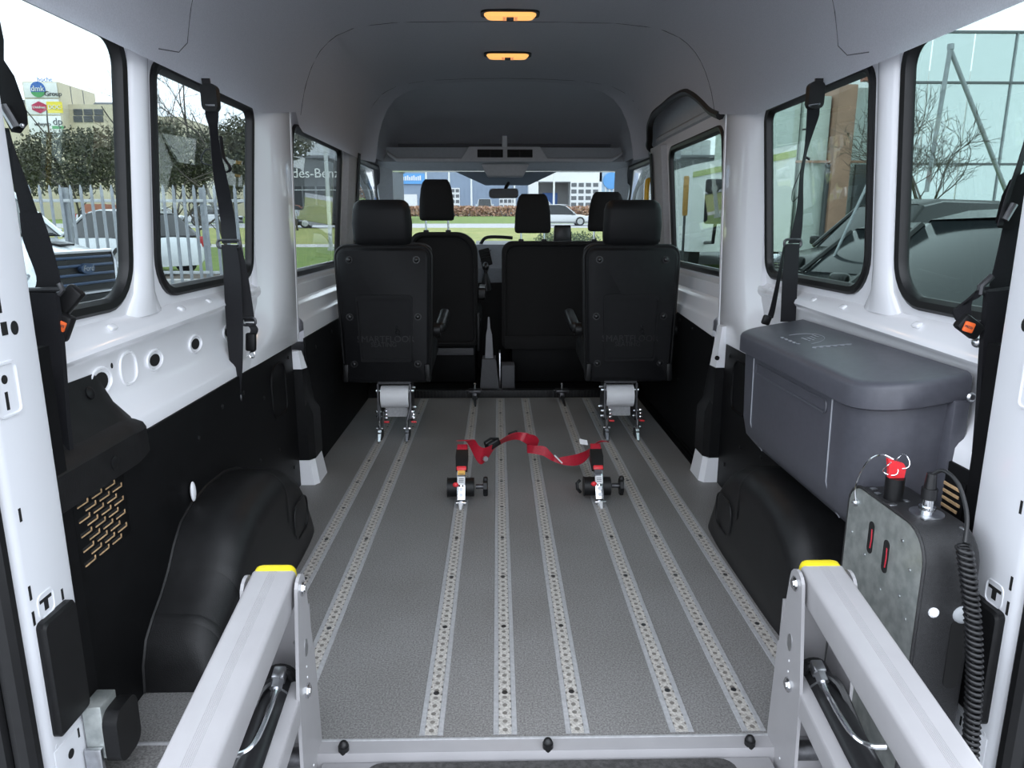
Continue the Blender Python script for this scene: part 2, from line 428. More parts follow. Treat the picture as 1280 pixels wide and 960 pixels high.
for s, nm in ((-1, 'wall_left'), (1, 'wall_right')):
    b = side_sheet(s)
    pa, pb = wall_profile(0.752), wall_profile(0.783); pc = [(max(x, 0.862) if z > 0.70 else x, z) for x, z in wall_profile(0.785)]
    ledge(b, s, pa, pb, 1.10, 2.36); ledge(b, s, pb, pc, 2.36, 2.50, 3)
    p3 = [(0.885, 0.776), (0.878, 0.768), (0.858, 0.760), (0.856, 0.752), (0.858, 0.705), (0.836, 0.690), (0.832, 0.683), (0.834, 0.645), (0.818, 0.630), (0.814, 0.622), (0.814, 0.545), (0.9, 0.545)]
    ledge(b, s, p3, p3, 2.81, 3.92, 2)
    W = struct(obj(nm, b, 'white_paint', angle=50))
    b = B(); pillar(b, s); obj('pillar', b, 'white_paint', W, angle=50)
    b = B(); rib(b, s, 1.703, 0.79, 1.43, 0.040); obj('pillar_rib', b, 'white_paint', W, angle=60)
    # outer skin, closes the shell
    b = B(); bx(b, s*0.955, s*0.975, 1.10, 5.9, -0.35, 0.80)
    obj('outer_skin', b, 'white_paint', W)
    b = B()
    for y0, y1 in ((1.665, 1.745), (2.475, 2.88), (3.815, 4.14)):
        prism(b, [(wx(0.78)+0.004, 0.78), (wx(0.78)+0.014, 0.78), (wx(1.45)+0.014, 1.45), (wx(1.45)+0.004, 1.45)], 'y', y0, y1)
    if s < 0:
        for v in b.verts: v.co.x = -v.co.x
    else:
        pass
    obj('outer_post', b, 'white_paint', W)
    # embossed dimples under the windows
    for y in (1.52, 1.86, 2.04, 2.22, 2.38):
        b = B(); box(b, (s*0.8655, y, 0.786), (0.010, 0.026, 0.016), (0, s*0.9, 0), 0.0045, 3); obj('dimple', b, 'white_paint', W)
    # pressed rims and holes
    def oval(b, y, z, ry, rz, x, n=18, th=0.0012):
        loft(b, [[(s*x, y+ry*math.cos(2*PI*k/n), z+rz*math.sin(2*PI*k/n)) for k in range(n)], [(s*(x-th), y+ry*math.cos(2*PI*k/n), z+rz*math.sin(2*PI*k/n)) for k in range(n)]])
    if s < 0:
        for y, z, ry, rz, rim in ((1.456, 0.682, 0.026, 0.019, 1), (1.693, 0.682, 0.024, 0.0145, 1), (1.928, 0.682, 0.024, 0.0145, 1), (2.168, 0.679, 0.024, 0.0145, 1), (1.562, 0.738, 0.005, 0.008, 0), (1.367, 0.742, 0.007, 0.007, 0), (1.503, 0.706, 0.004, 0.006, 0)):
            b = B(); oval(b, y, z, ry, rz, 0.8675); obj('hole', b, 'dark_hole', W)
            if rim:
                b = B(); tube(b, [(s*0.8670, y+(ry+0.015)*math.cos(2*PI*k/20), z+(rz+0.009)*math.sin(2*PI*k/20)) for k in range(20)], 0.0035, 6, closed=True); obj('pressed_rim', b, 'white_paint', W)
        b = B(); tube(b, [(s*0.8672, p[0], p[1]) for p in rrect(1.535, 1.605, 0.652, 0.722, 0.028, 5)], 0.0035, 6, closed=True); obj('pressed_rim', b, 'white_paint', W)
    # window seals and panes
    for i, w in enumerate(WINDOWS):
        h = hole_loop(*w); gname = 'glass_left' if s < 0 else 'glass_right'
        g = B(); li = offset_loop(h, -0.004)
        loft(g, [[(s*(wx(z)+0.0075), y, z) for y, z in li], [(s*(wx(z)+0.0105), y, z) for y, z in li]])
        num = (i+1) if s < 0 else (i+4)
        G = struct(obj('window_%d' % num, g, gname))
        sb = B(); o1, i1, i2 = offset_loop(h, 0.007), offset_loop(h, -0.014), offset_loop(h, -0.022)
        rings = []
        for k in range(len(h)):
            f = lambda p, dx: (s*(wx(p[1])+dx), p[0], p[1])
            rings.append([f(o1[k], 0.001), f(o1[k], -0.007), f(h[k], -0.011), f(i1[k], -0.008), f(i2[k], 0.004), f(i2[k], 0.012), f(h[k], 0.016), f(o1[k], 0.016), f(o1[k], 0.013), f(h[k], 0.012)])
        rings.append(rings[0]); loft(sb, rings, closed=True, caps=False)
        bmesh.ops.remove_doubles(sb, verts=sb.verts[:], dist=1e-5)
        obj('window_seal', sb, 'rubber', G)

# ---- headliner
HP = [(0.792, 1.345), (0.790, 1.352), (0.786, 1.38), (0.778, 1.43), (0.766, 1.49), (0.748, 1.55), (0.718, 1.62), (0.665, 1.685), (0.575, 1.735), (0.42, 1.766), (0.21, 1.780), (0.0, 1.785)]
def hp_at(z):
    for a, c in zip(HP, HP[1:]):
        if a[1] <= z <= c[1]:
            t = (z-a[1])/(c[1]-a[1]); return (lerp(a[0], c[0], t), z)
    return HP[0]
def half_profile(zlow, n=14):
    start = hp_at(zlow); pts = [start]+[p for p in HP if p[1] > zlow+1e-4]
    if zlow < HP[0][1]: pts = [(HP[0][0], zlow)]+HP
    L = [0]
    for a, c in zip(pts, pts[1:]): L.append(L[-1]+math.dist(a, c))
    out = []
    for k in range(n+1):
        d = L[-1]*k/n
        for i in range(len(pts)-1):
            if d <= L[i+1]+1e-9:
                t = (d-L[i])/(L[i+1]-L[i]); out.append((lerp(pts[i][0], pts[i+1][0], t), lerp(pts[i][1], pts[i+1][1], t))); break
    return out
def zlow_right(y):
    st = [(0, 1.345), (2.42, 1.345), (2.80, 1.400), (2.90, 1.43), (3.05, 1.505), (3.16, 1.545), (3.3, 1.56), (3.85, 1.55), (3.98, 1.51), (4.06, 1.43), (4.10, 1.36), (9, 1.35)]
    for a, c in zip(st, st[1:]):
        if a[0] <= y <= c[0]: return lerp(a[1], c[1], (y-a[0])/(c[0]-a[0]))
def zlow_left(y):
    st = [(0, 1.345), (2.42, 1.345), (2.78, 1.400), (2.86, 1.345), (9, 1.345)]
    for a, c in zip(st, st[1:]):
        if a[0] <= y <= c[0]: return lerp(a[1], c[1], (y-a[0])/(c[0]-a[0]))
hb = B(); rings = []
ys = [1.10, 1.4, 1.8, 2.2, 2.42, 2.6, 2.78, 2.84, 2.90, 2.97, 3.05, 3.10, 3.16, 3.22, 3.3, 3.45, 3.6, 3.72, 3.85, 3.92, 3.98, 4.02, 4.06, 4.10, 4.18, 4.24, 4.28]
for y in ys:
    l = half_profile(zlow_left(y)); r = half_profile(zlow_right(y))
    sc = 1.0 if y < 4.15 else (0.985 if y < 4.2 else (0.965 if y < 4.26 else 0.94))
    rings.append([(-p[0]*sc, y, p[1]) for p in l]+[(p[0]*sc, y, p[1]) for p in r[::-1][1:]])
loft(hb, rings, closed=False)
bmesh.ops.solidify(hb, geom=hb.faces[:], thickness=-0.02)
ceiling = struct(obj('ceiling', hb, 'headliner', angle=50))
# seams across and along the headliner
def ceil_z(x):
    a = abs(x)
    for p, q in zip(HP, HP[1:]):
        if q[0] <= a <= p[0]: return lerp(p[1], q[1], (p[0]-a)/(p[0]-q[0]))
def seam_line(yc, ye, zmin, p=2.2):
    out = []
    for sgn in (-1, 1):
        h = half_profile(zmin, 24); seq = h if sgn < 0 else h[::-1][1:]
        out += [(sgn*(x-0.0004), lerp(yc, ye, (abs(x)/0.79)**p), z-0.0006) for x, z in seq]
    return out
for yc, ye, zm in ((3.07, 2.84, 1.40), (4.20, 4.05, 1.60)):
    b = B(); tube(b, seam_line(yc, ye, zm), 0.0011, 5); obj('seam', b, 'headliner_seam', ceiling)
b = B(); q = seam_line(1.86, 1.84, 1.42); tube(b, [(-0.787, 1.70, 1.375), (-0.785, 1.80, 1.390)]+q+[(0.785, 1.80, 1.390), (0.787, 1.70, 1.375)], 0.0012, 5); obj('seam', b, 'headliner_seam', ceiling)
# roof skin and the closing panel between headliner and side
b = B(); bx(b, -0.93, 0.93, 1.10, 5.5, 1.83, 1.86, 0.01); bx(b, -0.93, 0.93, 5.47, 5.5, 1.38, 1.84); bx(b, -0.86, 0.86, 5.06, 5.5, 1.375, 1.395); struct(obj(trim_name(), b, 'white_paint'))
for s in (-1, 1):
    b = B(); bx(b, s*0.842, s*0.860, 1.10, 5.48, 1.425, 1.84); bx(b, s*0.842, s*0.905, 3.84, 4.16, 1.33, 1.45); bx(b, s*0.850, s*0.905, 4.10, 5.2, 1.36, 1.45); struct(obj(trim_name(), b, 'trim_light'))
# sliding-door header on the right, seen under the raised headliner
b = B()
rings = []
for y in (2.80, 3.2, 3.6, 3.95, 4.02, 4.08):
    dz = 0 if y < 3.9 else -0.0
    rings.append([(0.838, y, 1.40), (0.838, y, 1.425), (0.822, y, 1.435), (0.820, y, 1.452), (0.838, y, 1.468), (0.836, y, 1.53), (0.815, y, 1.60)])
loft(b, rings, closed=False); struct(obj(trim_name(), b, 'trim_light', angle=40))
def zl(y): return zlow_right(y)
pts = []
for y in (2.80, 2.90, 3.0, 3.1, 3.2, 3.4, 3.6, 3.8, 3.9, 3.98, 4.04, 4.07):
    z = zl(y); pts.append((hp_at(z)[0]+0.006, y, z-0.004))
pts += [(0.835, 4.085, 1.36), (0.84, 4.09, 1.2), (0.845, 4.09, 0.9), (0.845, 4.09, 0.5), (0.83, 4.08, 0.1)]
b = B(); tube(b, smooth_path(pts, 4), 0.017, 8); struct(obj(trim_name(), b, 'rubber'))
# B pillars, front doors, A pillars
for s in (-1, 1):
    b = B()
    rings = []
    for z in (0.45, 0.8, 1.1, 1.40):
        w = wx(max(z, 0.7))-0.03
        rings.append([(s*(w+0.042), 3.86, z), (s*w, 3.865, z), (s*(w-0.012), 3.90, z), (s*(w-0.014), 4.06, z), (s*w, 4.10, z), (s*(w+0.042), 4.11, z)])
    loft(b, rings); struct(obj(trim_name(), b, 'trim_grey', angle=50))
    # front door: lower trim card, window surround
    b = B()
    loft(b, [[(s*0.93, 4.11, z), (s*0.86, 4.12, z), (s*0.86, 5.5, z), (s*0.93, 5.5, z)] for z in (0.0, 0.88)])
    D = struct(obj('door_%d' % (1 if s < 0 else 2), b, 'black_panel'))
    g = B(); loft(g, [[(s*0.905, 4.15, 0.88), (s*0.905, 5.45, 0.88), (s*0.905, 5.1, 1.35), (s*0.87, 4.15, 1.38)], [(s*0.910, 4.15, 0.88), (s*0.910, 5.45, 0.88), (s*0.910, 5.1, 1.35), (s*0.875, 4.15, 1.38)]])
    obj('door_glass', g, 'glass_left', D)
    b = B(); tube(b, [(s*0.86, 4.13, 0.86), (s*0.845, 4.13, 1.36), (s*0.85, 4.95, 1.365), (s*0.875, 5.15, 1.22), (s*0.885, 5.42, 0.9)], 0.022, 8)
    obj('door_seal', b, 'rubber', D)
    # A pillar
    b = B()
    loft(b, [[(s*0.745, 4.96, 1.40), (s*0.86, 4.90, 1.42), (s*0.86, 5.03, 1.33), (s*0.80, 5.08, 1.33)],
             [(s*0.80, 5.35, 1.08), (s*0.87, 5.22, 1.10), (s*0.89, 5.30, 1.05), (s*0.85, 5.42, 1.05)],
             [(s*0.83, 5.72, 0.80), (s*0.90, 5.55, 0.80), (s*0.93, 5.65, 0.75), (s*0.89, 5.78, 0.75)]])
    struct(obj(trim_name(), b, 'trim_light', angle=60))
# firewall under the dash
b = B(); bx(b, -0.95, 0.95, 5.86, 5.90, -0.1, 0.84); bx(b, -0.95, 0.95, 5.70, 5.90, 0.76, 0.79); struct(obj(trim_name(), b, 'black_panel'))
# windscreen header and glass
b = B()
prism(b, [(4.90, 1.40), (4.96, 1.375), (5.01, 1.352), (5.05, 1.352), (5.10, 1.42), (5.0, 1.50)], 'x', -0.83, 0.83); struct(obj(trim_name(), b, 'trim_light', angle=60))
g = B(); loft(g, [[(-0.80, 5.02, 1.352), (0.80, 5.02, 1.352), (0.88, 5.78, 0.78), (-0.88, 5.78, 0.78)], [(-0.80, 5.024, 1.355), (0.80, 5.024, 1.355), (0.88, 5.784, 0.783), (-0.88, 5.784, 0.783)]])
ws = struct(obj('window_7', g, 'glass_front'))
b = B()  # dark shaded band round the mirror foot
loft(b, [[(-0.33, 5.020, 1.345), (0.36, 5.020, 1.345), (0.17, 5.13, 1.262), (-0.13, 5.13, 1.262)], [(-0.33, 5.016, 1.345), (0.36, 5.016, 1.345), (0.17, 5.126, 1.262), (-0.13, 5.126, 1.262)]])
obj('tint_patch', b, mat('tint_dots', (0.16, 0.19, 0.23), 0.6, var=0.1, vscale=300), ws)
# over-cab headliner (recess above the shelf)
b = B(); rings = []
for y, zt, xs in ((4.26, 1.787, 0.82), (4.5, 1.780, 0.81), (4.75, 1.760, 0.80), (5.0, 1.720, 0.79), (5.2, 1.665, 0.78), (5.38, 1.585, 0.77), (5.45, 1.50, 0.77), (5.46, 1.42, 0.77)):
    ring = []
    for k in range(17):
        a = PI*k/16; c = math.cos(a); sn = math.sin(a)
        ring.append((-xs*(abs(c)**0.42)*(1 if c > 0 else -1), y, 1.40+(zt-1.40)*(sn**0.42)))
    rings.append(ring)
loft(b, rings, closed=False); bmesh.ops.solidify(b, geom=b.faces[:], thickness=-0.01)
struct(obj(trim_name(), b, 'cab_headliner', angle=50))
# rear jambs: the white face looks inward, its rear edge carries the door seal
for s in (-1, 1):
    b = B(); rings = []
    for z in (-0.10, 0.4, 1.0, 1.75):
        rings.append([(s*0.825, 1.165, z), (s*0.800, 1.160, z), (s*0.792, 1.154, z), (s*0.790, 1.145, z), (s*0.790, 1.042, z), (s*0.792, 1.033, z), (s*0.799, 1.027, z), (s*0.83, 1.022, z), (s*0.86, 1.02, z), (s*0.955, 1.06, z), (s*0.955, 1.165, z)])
    loft(b, rings); J = struct(obj(trim_name(), b, 'jamb_white_dimmed', angle=40))
    b = B(); bx(b, s*0.7885, s*0.800, 1.040, 1.148, -0.10, 0.138, 0.0012); obj('sill_plate', b, 'jamb_white_dimmed', J)
    def slot(y, z, w, h, shape='rect', m_='dark_hole', name='slot'):
        b = B(); x = 0.790 if z > 0.14 else 0.7885
        if shape == 'rect': pr = [(-w/2, -h/2), (w/2, -h/2), (w/2, h/2), (-w/2, h/2)]
        elif shape == 'oval': pr = [(w/2*math.cos(2*PI*k/14), h/2*math.sin(2*PI*k/14)) for k in range(14)]
        else: pr = [(-w/2, h/2), (-w/2, h/4), (-w/6, h/4), (-w/6, -h/2), (w/6, -h/2), (w/6, h/4), (w/2, h/4), (w/2, h/2)]
        loft(b, [[(s*(x-dx), y+q[0], z+q[1]) for q in pr] for dx in (0.0, 0.0009)])
        obj(name, b, m_, J)
    slot(1.079, 0.885, 0.005, 0.030); slot(1.081, 0.846, 0.013, 0.020); slot(1.104, 0.844, 0.017, 0.022, 'oval')
    slot(1.064, 0.771, 0.013, 0.014, 'oval'); slot(1.063, 0.738, 0.006, 0.028)
    slot(1.051, 0.558, 0.005, 0.022); slot(1.045, 0.428, 0.005, 0.024); slot(1.121, 0.384, 0.005, 0.020); slot(1.044, 0.384, 0.005, 0.024)
    slot(1.078, 0.392, 0.030, 0.022, 'tee')
    slot(1.106, 0.124, 0.004, 0.018); slot(1.079, 0.104, 0.016, 0.017, 'oval'); slot(1.120, 0.074, 0.010, 0.010, 'oval'); slot(1.122, 0.052, 0.009, 0.009, 'oval')
    b = B(); tube(b, [(s*0.7898, p[0], p[1]) for p in rrect(1.040, 1.092, 0.715, 0.795, 0.010, 4)], 0.003, 6, closed=True); obj('pressed_rim', b, 'jamb_white_dimmed', J)
    b = B(); tube(b, [(s*0.7898, p[0], p[1]) for p in rrect(1.058, 1.098, 0.372, 0.412, 0.010, 4)], 0.002, 6, closed=True); obj('pressed_rim', b, 'jamb_white_dimmed', J)
    for y, z in ((1.07, 0.150), (1.10, 0.148), (1.135, 0.150), (1.05, 0.142)):
        b = B(); cyl(b, (s*0.790, y, z), (s*0.7893, y, z), 0.004, 8); obj('spot_weld', b, 'jamb_white_dimmed', J)
    # door seal running up the outer edge
    b = B(); tube(b, [(s*0.806, 1.004, -0.1), (s*0.806, 1.004, 1.0), (s*0.806, 1.004, 1.7)], 0.019, 10)
    tube(b, [(s*0.835, 0.992, -0.1), (s*0.835, 0.992, 1.0), (s*0.835, 0.992, 1.7)], 0.014, 8)
    obj('door_seal', b, 'rubber', J)
    # dark post lining between jamb and inner side wall
    b = B(); bx(b, s*0.802, s*0.945, 1.158, 1.20, -0.02, 0.80); bx(b, s*0.81, s*0.93, 1.158, 1.175, 0.80, 1.8); obj('post_lining', b, 'black_panel', J)
# ================================================================ INTERIOR TRIM (things)
# lower wall panels
def wall_panel(s, y0, y1, x, ztop, name, label):
    b = B(); bx(b, s*x, s*(x+0.008), y0, y1, 0.0, ztop, 0.002)
    o = tag(obj(name, b, 'black_panel'), label, 'panel'); return o
PL = wall_panel(-1, 1.165, 2.655, 0.820, 0.556, 'wall_panel', 'long matte black lower wall panel behind the left wheel arch cover')
PR = wall_panel(1, 1.165, 2.655, 0.820, 0.556, 'wall_panel', 'black lower wall panel behind the grey storage box')
PL2 = wall_panel(-1, 2.80, 4.08, 0.808, 0.560, 'wall_panel', 'black lower wall panel beside the left folding seat, under the front side window')
b = B(); prism(b, [(2.80, 0.02), (4.08, 0.02), (4.08, 0.40), (3.75, 0.42), (3.45, 0.55), (3.38, 0.590), (2.80, 0.560)], 'x', 0.812, 0.82)
PR2 = struct(obj('door_3', b, 'black_panel'))
for s, p in ((-1, PL), (1, PR)):
    b = B(); tube(b, [(s*0.8195, q[0], q[1]) for q in rrect(2.385, 2.545, 0.335, 0.520, (0.05, 0.06, 0.05, 0.03), 6)], 0.005, 6, closed=True); obj('pressed_pocket', b, 'black_panel', p)
    for y, z in ((1.78, 0.46), (1.95, 0.50), (2.30, 0.44), (2.42, 0.22), (2.22, 0.25), (2.05, 0.25), (1.72, 0.33), (2.12, 0.50), (2.58, 0.10), (2.60, 0.52)):
        b = B(); bolt(b, (s*0.820, y, z), (-s, 0, 0), 0.007, 0.004); obj('screw', b, 'black_plastic', p)
for y, z in ((2.95, 0.50), (3.25, 0.52), (3.5, 0.45), (3.2, 0.25), (3.45, 0.3)):
    b = B(); bolt(b, (-0.808, y, z), (1, 0, 0), 0.007, 0.004); obj('screw', b, 'black_plastic', PL2)
for y, z in ((3.32, 0.56), (3.1, 0.55), (3.3, 0.28), (3.5, 0.12)):
    b = B(); bolt(b, (0.812, y, z), (-1, 0, 0), 0.007, 0.004); obj('screw', b, 'black_plastic', PR2)
# slotted vent in the left panel: the lit edges of each slot are painted on in tan
VT = tag(obj('vent_grille', (lambda b: (bx(b, -0.8195, -0.817, 1.225, 1.405, 0.368, 0.505, 0.001), b)[1])(B()), 'black_panel'), 'slotted vent in the left wall panel with lit tan slot edges', 'vent')
for r in range(9):
    for c in range(4):
        yy = 1.235+c*0.048+(0.024 if r % 2 else 0.0); z = 0.380+r*0.0145
        if yy+0.03 > 1.405: continue
        b = B(); bx(b, -0.8172, -0.8160, yy, yy+0.034, z-0.0035, z+0.0035, 0.0005); obj('slot', b, 'dark_hole', VT)
        b = B(); bx(b, -0.8162, -0.8150, yy+0.001, yy+0.036, z-0.0048, z-0.0022); bx(b, -0.8162, -0.8150, yy+0.0325, yy+0.036, z-0.004, z+0.0035); obj('slot_lit_edge', b, 'tan_lit_edge', VT)
# the same lit tan edges, painted on at the right rear corner
VR = tag(obj('vent_grille', (lambda b: (bx(b, 0.817, 0.8195, 1.225, 1.29, 0.30, 0.53, 0.001), b)[1])(B()), 'black_panel'), 'narrow slotted vent with lit tan edges beside the grey storage box', 'vent')
for r in range(15):
    z = 0.31+r*0.0145
    b = B(); bx(b, 0.8150, 0.8172, 1.232+0.006*(r % 2), 1.285, z-0.003, z+0.003, 0.0005); obj('slot_lit_edge', b, 'tan_lit_edge', VR)

# wheel arch covers
def arch(s, label):
    T = thing('wheel_arch_cover', label, 'cover', (s*0.74, 1.83, 0))
    prof = [(1.385, 0.0), (1.392, 0.06), (1.415, 0.108), (1.455, 0.140), (1.50, 0.168), (1.545, 0.205), (1.585, 0.250), (1.63, 0.287), (1.70, 0.310), (1.80, 0.320), (1.92, 0.316), (2.02, 0.292), (2.10, 0.250), (2.17, 0.185), (2.22, 0.10), (2.245, 0.0)]
    b = B(); rings = []
    for i, (y, h) in enumerate(prof):
        hh = max(h, 0.001); xi = 0.655+0.02*(1-min(1, h/0.3)); r = min(0.075, hh*0.6)
        # cross-section from wall to inside
        ring = [(s*0.822, y, hh*1.0), (s*(xi+r*1.15), y, hh)]
        for k in range(1, 7):
            a = PI/2*k/6; ring.append((s*(xi+r*(1-math.sin(a))), y, hh-r+r*math.cos(a)))
        ring += [(s*(xi-0.004), y, hh*0.35), (s*(xi-0.008), y, 0.0)]
        rings.append(ring)
    loft(b, rings, closed=False)
    shell = obj('shell', b, 'arch_plastic', T, angle=60)
    # raised and sunken cross bands follow the shell
    for ya, yb, off in ((1.445, 1.462, 0.0022), (1.548, 1.570, 0.0018), (1.93, 1.95, 0.0015)):
        b = B(); rr = []
        for y in (ya, (ya+yb)/2, yb):
            for p, q in zip(prof, prof[1:]):
                if p[0] <= y <= q[0]: h = lerp(p[1], q[1], (y-p[0])/(q[0]-p[0]))
            o = off if y == (ya+yb)/2 else off*0.4
            xi = 0.655+0.02*(1-min(1, h/0.3)); r = min(0.075, h*0.6)
            ring = [(s*0.820, y, h+o), (s*(xi+r*1.15), y, h+o)]
            for k in range(1, 7):
                a = PI/2*k/6; ring.append((s*(xi-o+r*(1-math.sin(a))), y-o*0.5, h-r+r*math.cos(a)+o))
            ring += [(s*(xi-0.004-o), y, h*0.5)]
            rr.append(ring)
        loft(b, rr, closed=False); obj('band', b, 'arch_plastic', shell, angle=60)
    b = B(); tube(b, [(s*0.821, y, h+0.002) for y, h in prof], 0.006, 6); obj('edge_lip', b, 'arch_plastic', shell)
    b = B(); tube(b, [(s*(0.655-0.005), p[0], p[1]) for p in rrect(1.98, 2.12, 0.07, 0.18, 0.04, 5)], 0.003, 5, closed=True); obj('pressed_pocket', b, 'arch_plastic', shell)
    return T
arch(-1, 'black moulded wheel arch cover against the left wall, with cross bands')
arch(1, 'black moulded wheel arch cover under the grey storage box')
b = B(); sph(b, (-0.812, 1.70, 0.345), 0.012, (0.5, 1, 2.2)); tag(obj('foam_plug', b, 'white_plastic'), 'small white foam plug poking up behind the left wheel arch cover', 'plug')

# black angular cover at the left rear corner
T = thing('corner_cover', 'black angular plastic cover on the left rear wall corner, under the belt buckle', 'cover', (-0.80, 1.33, 0.53))
b = B()
def ccs(y, k): return [(-0.866, y, 0.704-0.04*k), (-0.855, y+0.004*k, 0.652-0.014*k), (-0.828, y+0.010*k, 0.602-0.008*k), (-0.808-0.004*k, y+0.016*k, 0.588-0.008*k), (-0.800-0.006*k, y+0.018*k, 0.575-0.006*k), (-0.797-0.009*k, y+0.018*k, 0.512), (-0.86, y, 0.512)]
loft(b, [ccs(1.165, 0), ccs(1.430, 0), ccs(1.445, 0.35), ccs(1.462, 0.9), [(-0.868, 1.478, 0.650), (-0.862, 1.486, 0.628), (-0.836, 1.500, 0.592), (-0.820, 1.512, 0.580), (-0.815, 1.515, 0.568), (-0.813, 1.515, 0.514), (-0.86, 1.49, 0.514)]])
obj('shell', b, 'arch_plastic', T, angle=25)
b = B(); bolt(b, (-0.858, 1.395, 0.672), (1, 0, 0.3), 0.013, 0.005, 14); obj('screw', b, 'black_plastic', T)
b = B(); bolt(b, (-0.798, 1.345, 0.543), (1, 0, 0), 0.014, 0.004, 14); obj('screw', b, 'black_plastic', T)

# B-post covers with white feet
def post_cover(s, label):
    T = thing('pillar_cover', label, 'cover', (s*0.80, 2.74, 0))
    b = B()
    loft(b, [[(s*0.835, 2.665, 0.10), (s*0.785, 2.665, 0.10), (s*0.765, 2.69, 0.10), (s*0.765, 2.80, 0.10), (s*0.785, 2.82, 0.10), (s*0.835, 2.82, 0.10)],
             [(s*0.835, 2.665, 0.28), (s*0.785, 2.665, 0.28), (s*0.765, 2.69, 0.28), (s*0.765, 2.80, 0.28), (s*0.785, 2.82, 0.28), (s*0.835, 2.82, 0.28)],
             [(s*0.835, 2.665, 0.315), (s*0.787, 2.665, 0.315), (s*0.783, 2.69, 0.330), (s*0.783, 2.76, 0.330), (s*0.787, 2.80, 0.315), (s*0.835, 2.80, 0.315)],
             [(s*0.835, 2.665, 0.46), (s*0.790, 2.665, 0.46), (s*0.787, 2.69, 0.46), (s*0.787, 2.74, 0.46), (s*0.790, 2.75, 0.46), (s*0.835, 2.75, 0.46)]])
    obj('shell', b, 'black_plastic', T, angle=20)
    b = B()
    loft(b, [[(s*0.835, 2.655, 0.0), (s*0.768, 2.655, 0.0), (s*0.752, 2.68, 0.0), (s*0.752, 2.80, 0.0), (s*0.835, 2.83, 0.0)],
             [(s*0.835, 2.665, 0.098), (s*0.782, 2.665, 0.098), (s*0.768, 2.69, 0.098), (s*0.768, 2.795, 0.098), (s*0.835, 2.815, 0.098)]])
    obj('foot', b, 'white_paint', T, angle=20)
    b = B()
    if s < 0:
        loft(b, [[(s*0.835, 2.665, 0.462), (s*0.790, 2.665, 0.462), (s*0.780, 2.70, 0.462), (s*0.835, 2.72, 0.462)], [(s*0.835, 2.665, 0.53), (s*0.800, 2.665, 0.53), (s*0.795, 2.69, 0.53), (s*0.835, 2.70, 0.53)]])
    else:
        loft(b, [[(s*0.835, 2.665, 0.462), (s*0.790, 2.665, 0.462), (s*0.783, 2.72, 0.462), (s*0.835, 2.74, 0.462)], [(s*0.835, 2.665, 0.62), (s*0.805, 2.665, 0.62), (s*0.80, 2.71, 0.62), (s*0.835, 2.73, 0.62)]])
        c = B(); cyl(c, (0.792, 2.664, 0.50), (0.792, 2.66, 0.50), 0.009, 10); obj('hole', c, 'dark_hole', T)
    obj('bracket', b, 'white_paint', T, angle=20)
post_cover(-1, 'black post cover on a white foot, left of the left folding seat')
post_cover(1, 'black post cover on a white foot, beside the sliding door step')

# ---- ceiling lamps
def lamp(y, label):
    T = thing('ceiling_lamp', label, 'lamp', (0.006, y, 1.77), 'ceiling lamps')
    z = 1.776
    b = B(); prism(b, rrect(-0.112+0.006, 0.112+0.006, y-0.048, y+0.048, 0.03, 5), 'z', z, z+0.012); obj('housing', b, 'black_plastic', T)
    b = B(); loft(b, [[(p[0]+0.006, y+p[1], z+0.001) for p in rrect(-0.100, 0.100, -0.040, 0.040, 0.028, 5)], [(p[0]+0.006, y+p[1], z-0.012) for p in rrect(-0.088, 0.088, -0.032, 0.032, 0.024, 5)]]); obj('lens', b, 'lamp_glow', T)
    for sx in (-1, 1):
        b = B(); box(b, (0.006+sx*0.022, y, z-0.013), (0.012, 0.05, 0.004), None, 0.001); obj('bulb_cover', b, 'lamp_bulb', T)
    b = B(); box(b, (0.006, y, z-0.014), (0.028, 0.036, 0.008), None, 0.003); obj('switch', b, 'shelf_grey', T)
    ld = bpy.data.lights.new('lamp_light', 'AREA'); ld.shape = 'RECTANGLE'; ld.size = 0.17; ld.size_y = 0.06; ld.energy = 0.22; ld.color = (1.0, 0.62, 0.30)
    lo = link(bpy.data.objects.new('lamp_light', ld)); lo.parent = T; lo.location = (0, 0, -0.012)
    return T
lamp(2.95, 'lit amber ceiling lamp nearer the camera')
lamp(3.62, 'lit amber ceiling lamp farther forward, over the folding seats')

# ---- storage box on the right wall
T = thing('storage_box', 'dark grey lidded plastic storage box fixed to the right wall', 'box', (0.76, 1.69, 0.35))
def sbx(b, x_in, z, y0, y1, r0, r1, xo=0.822):
    pts = []
    for k in range(9):
        a = PI/2*k/8; pts.append((x_in+r0*(1-math.sin(a)), y0+r0*(1-math.cos(a)), z))
    for k in range(9):
        a = PI/2*k/8; pts.append((x_in+r1*(1-math.cos(a)), y1-r1*(1-math.sin(a)), z))
    return [(xo, y0, z)]+pts+[(xo, y1, z)]
b = B()
loft(b, [sbx(b, 0.765, 0.345, 1.36, 2.02, 0.08, 0.06), sbx(b, 0.715, 0.362, 1.34, 2.035, 0.09, 0.06), sbx(b, 0.682, 0.40, 1.325, 2.045, 0.10, 0.06), sbx(b, 0.672, 0.45, 1.318, 2.05, 0.10, 0.06), sbx(b, 0.668, 0.66, 1.305, 2.06, 0.10, 0.06), sbx(b, 0.668, 0.69, 1.305, 2.06, 0.10, 0.06)])
body = obj('body', b, 'storage_plastic', T, angle=50)
b = B(); bx(b, 0.815, 0.846, 1.285, 1.325, 0.42, 0.675, 0.004); obj('flange', b, 'storage_plastic', T)
b = B(); bolt(b, (0.856, 1.285, 0.50), (0, -1, 0), 0.009, 0.007); obj('screw', b, 'steel', T)
b = B(); bolt(b, (0.842, 1.283, 0.683), (0, -1, 0.1), 0.009, 0.007); obj('screw', b, 'steel', T)
lid_rings = []
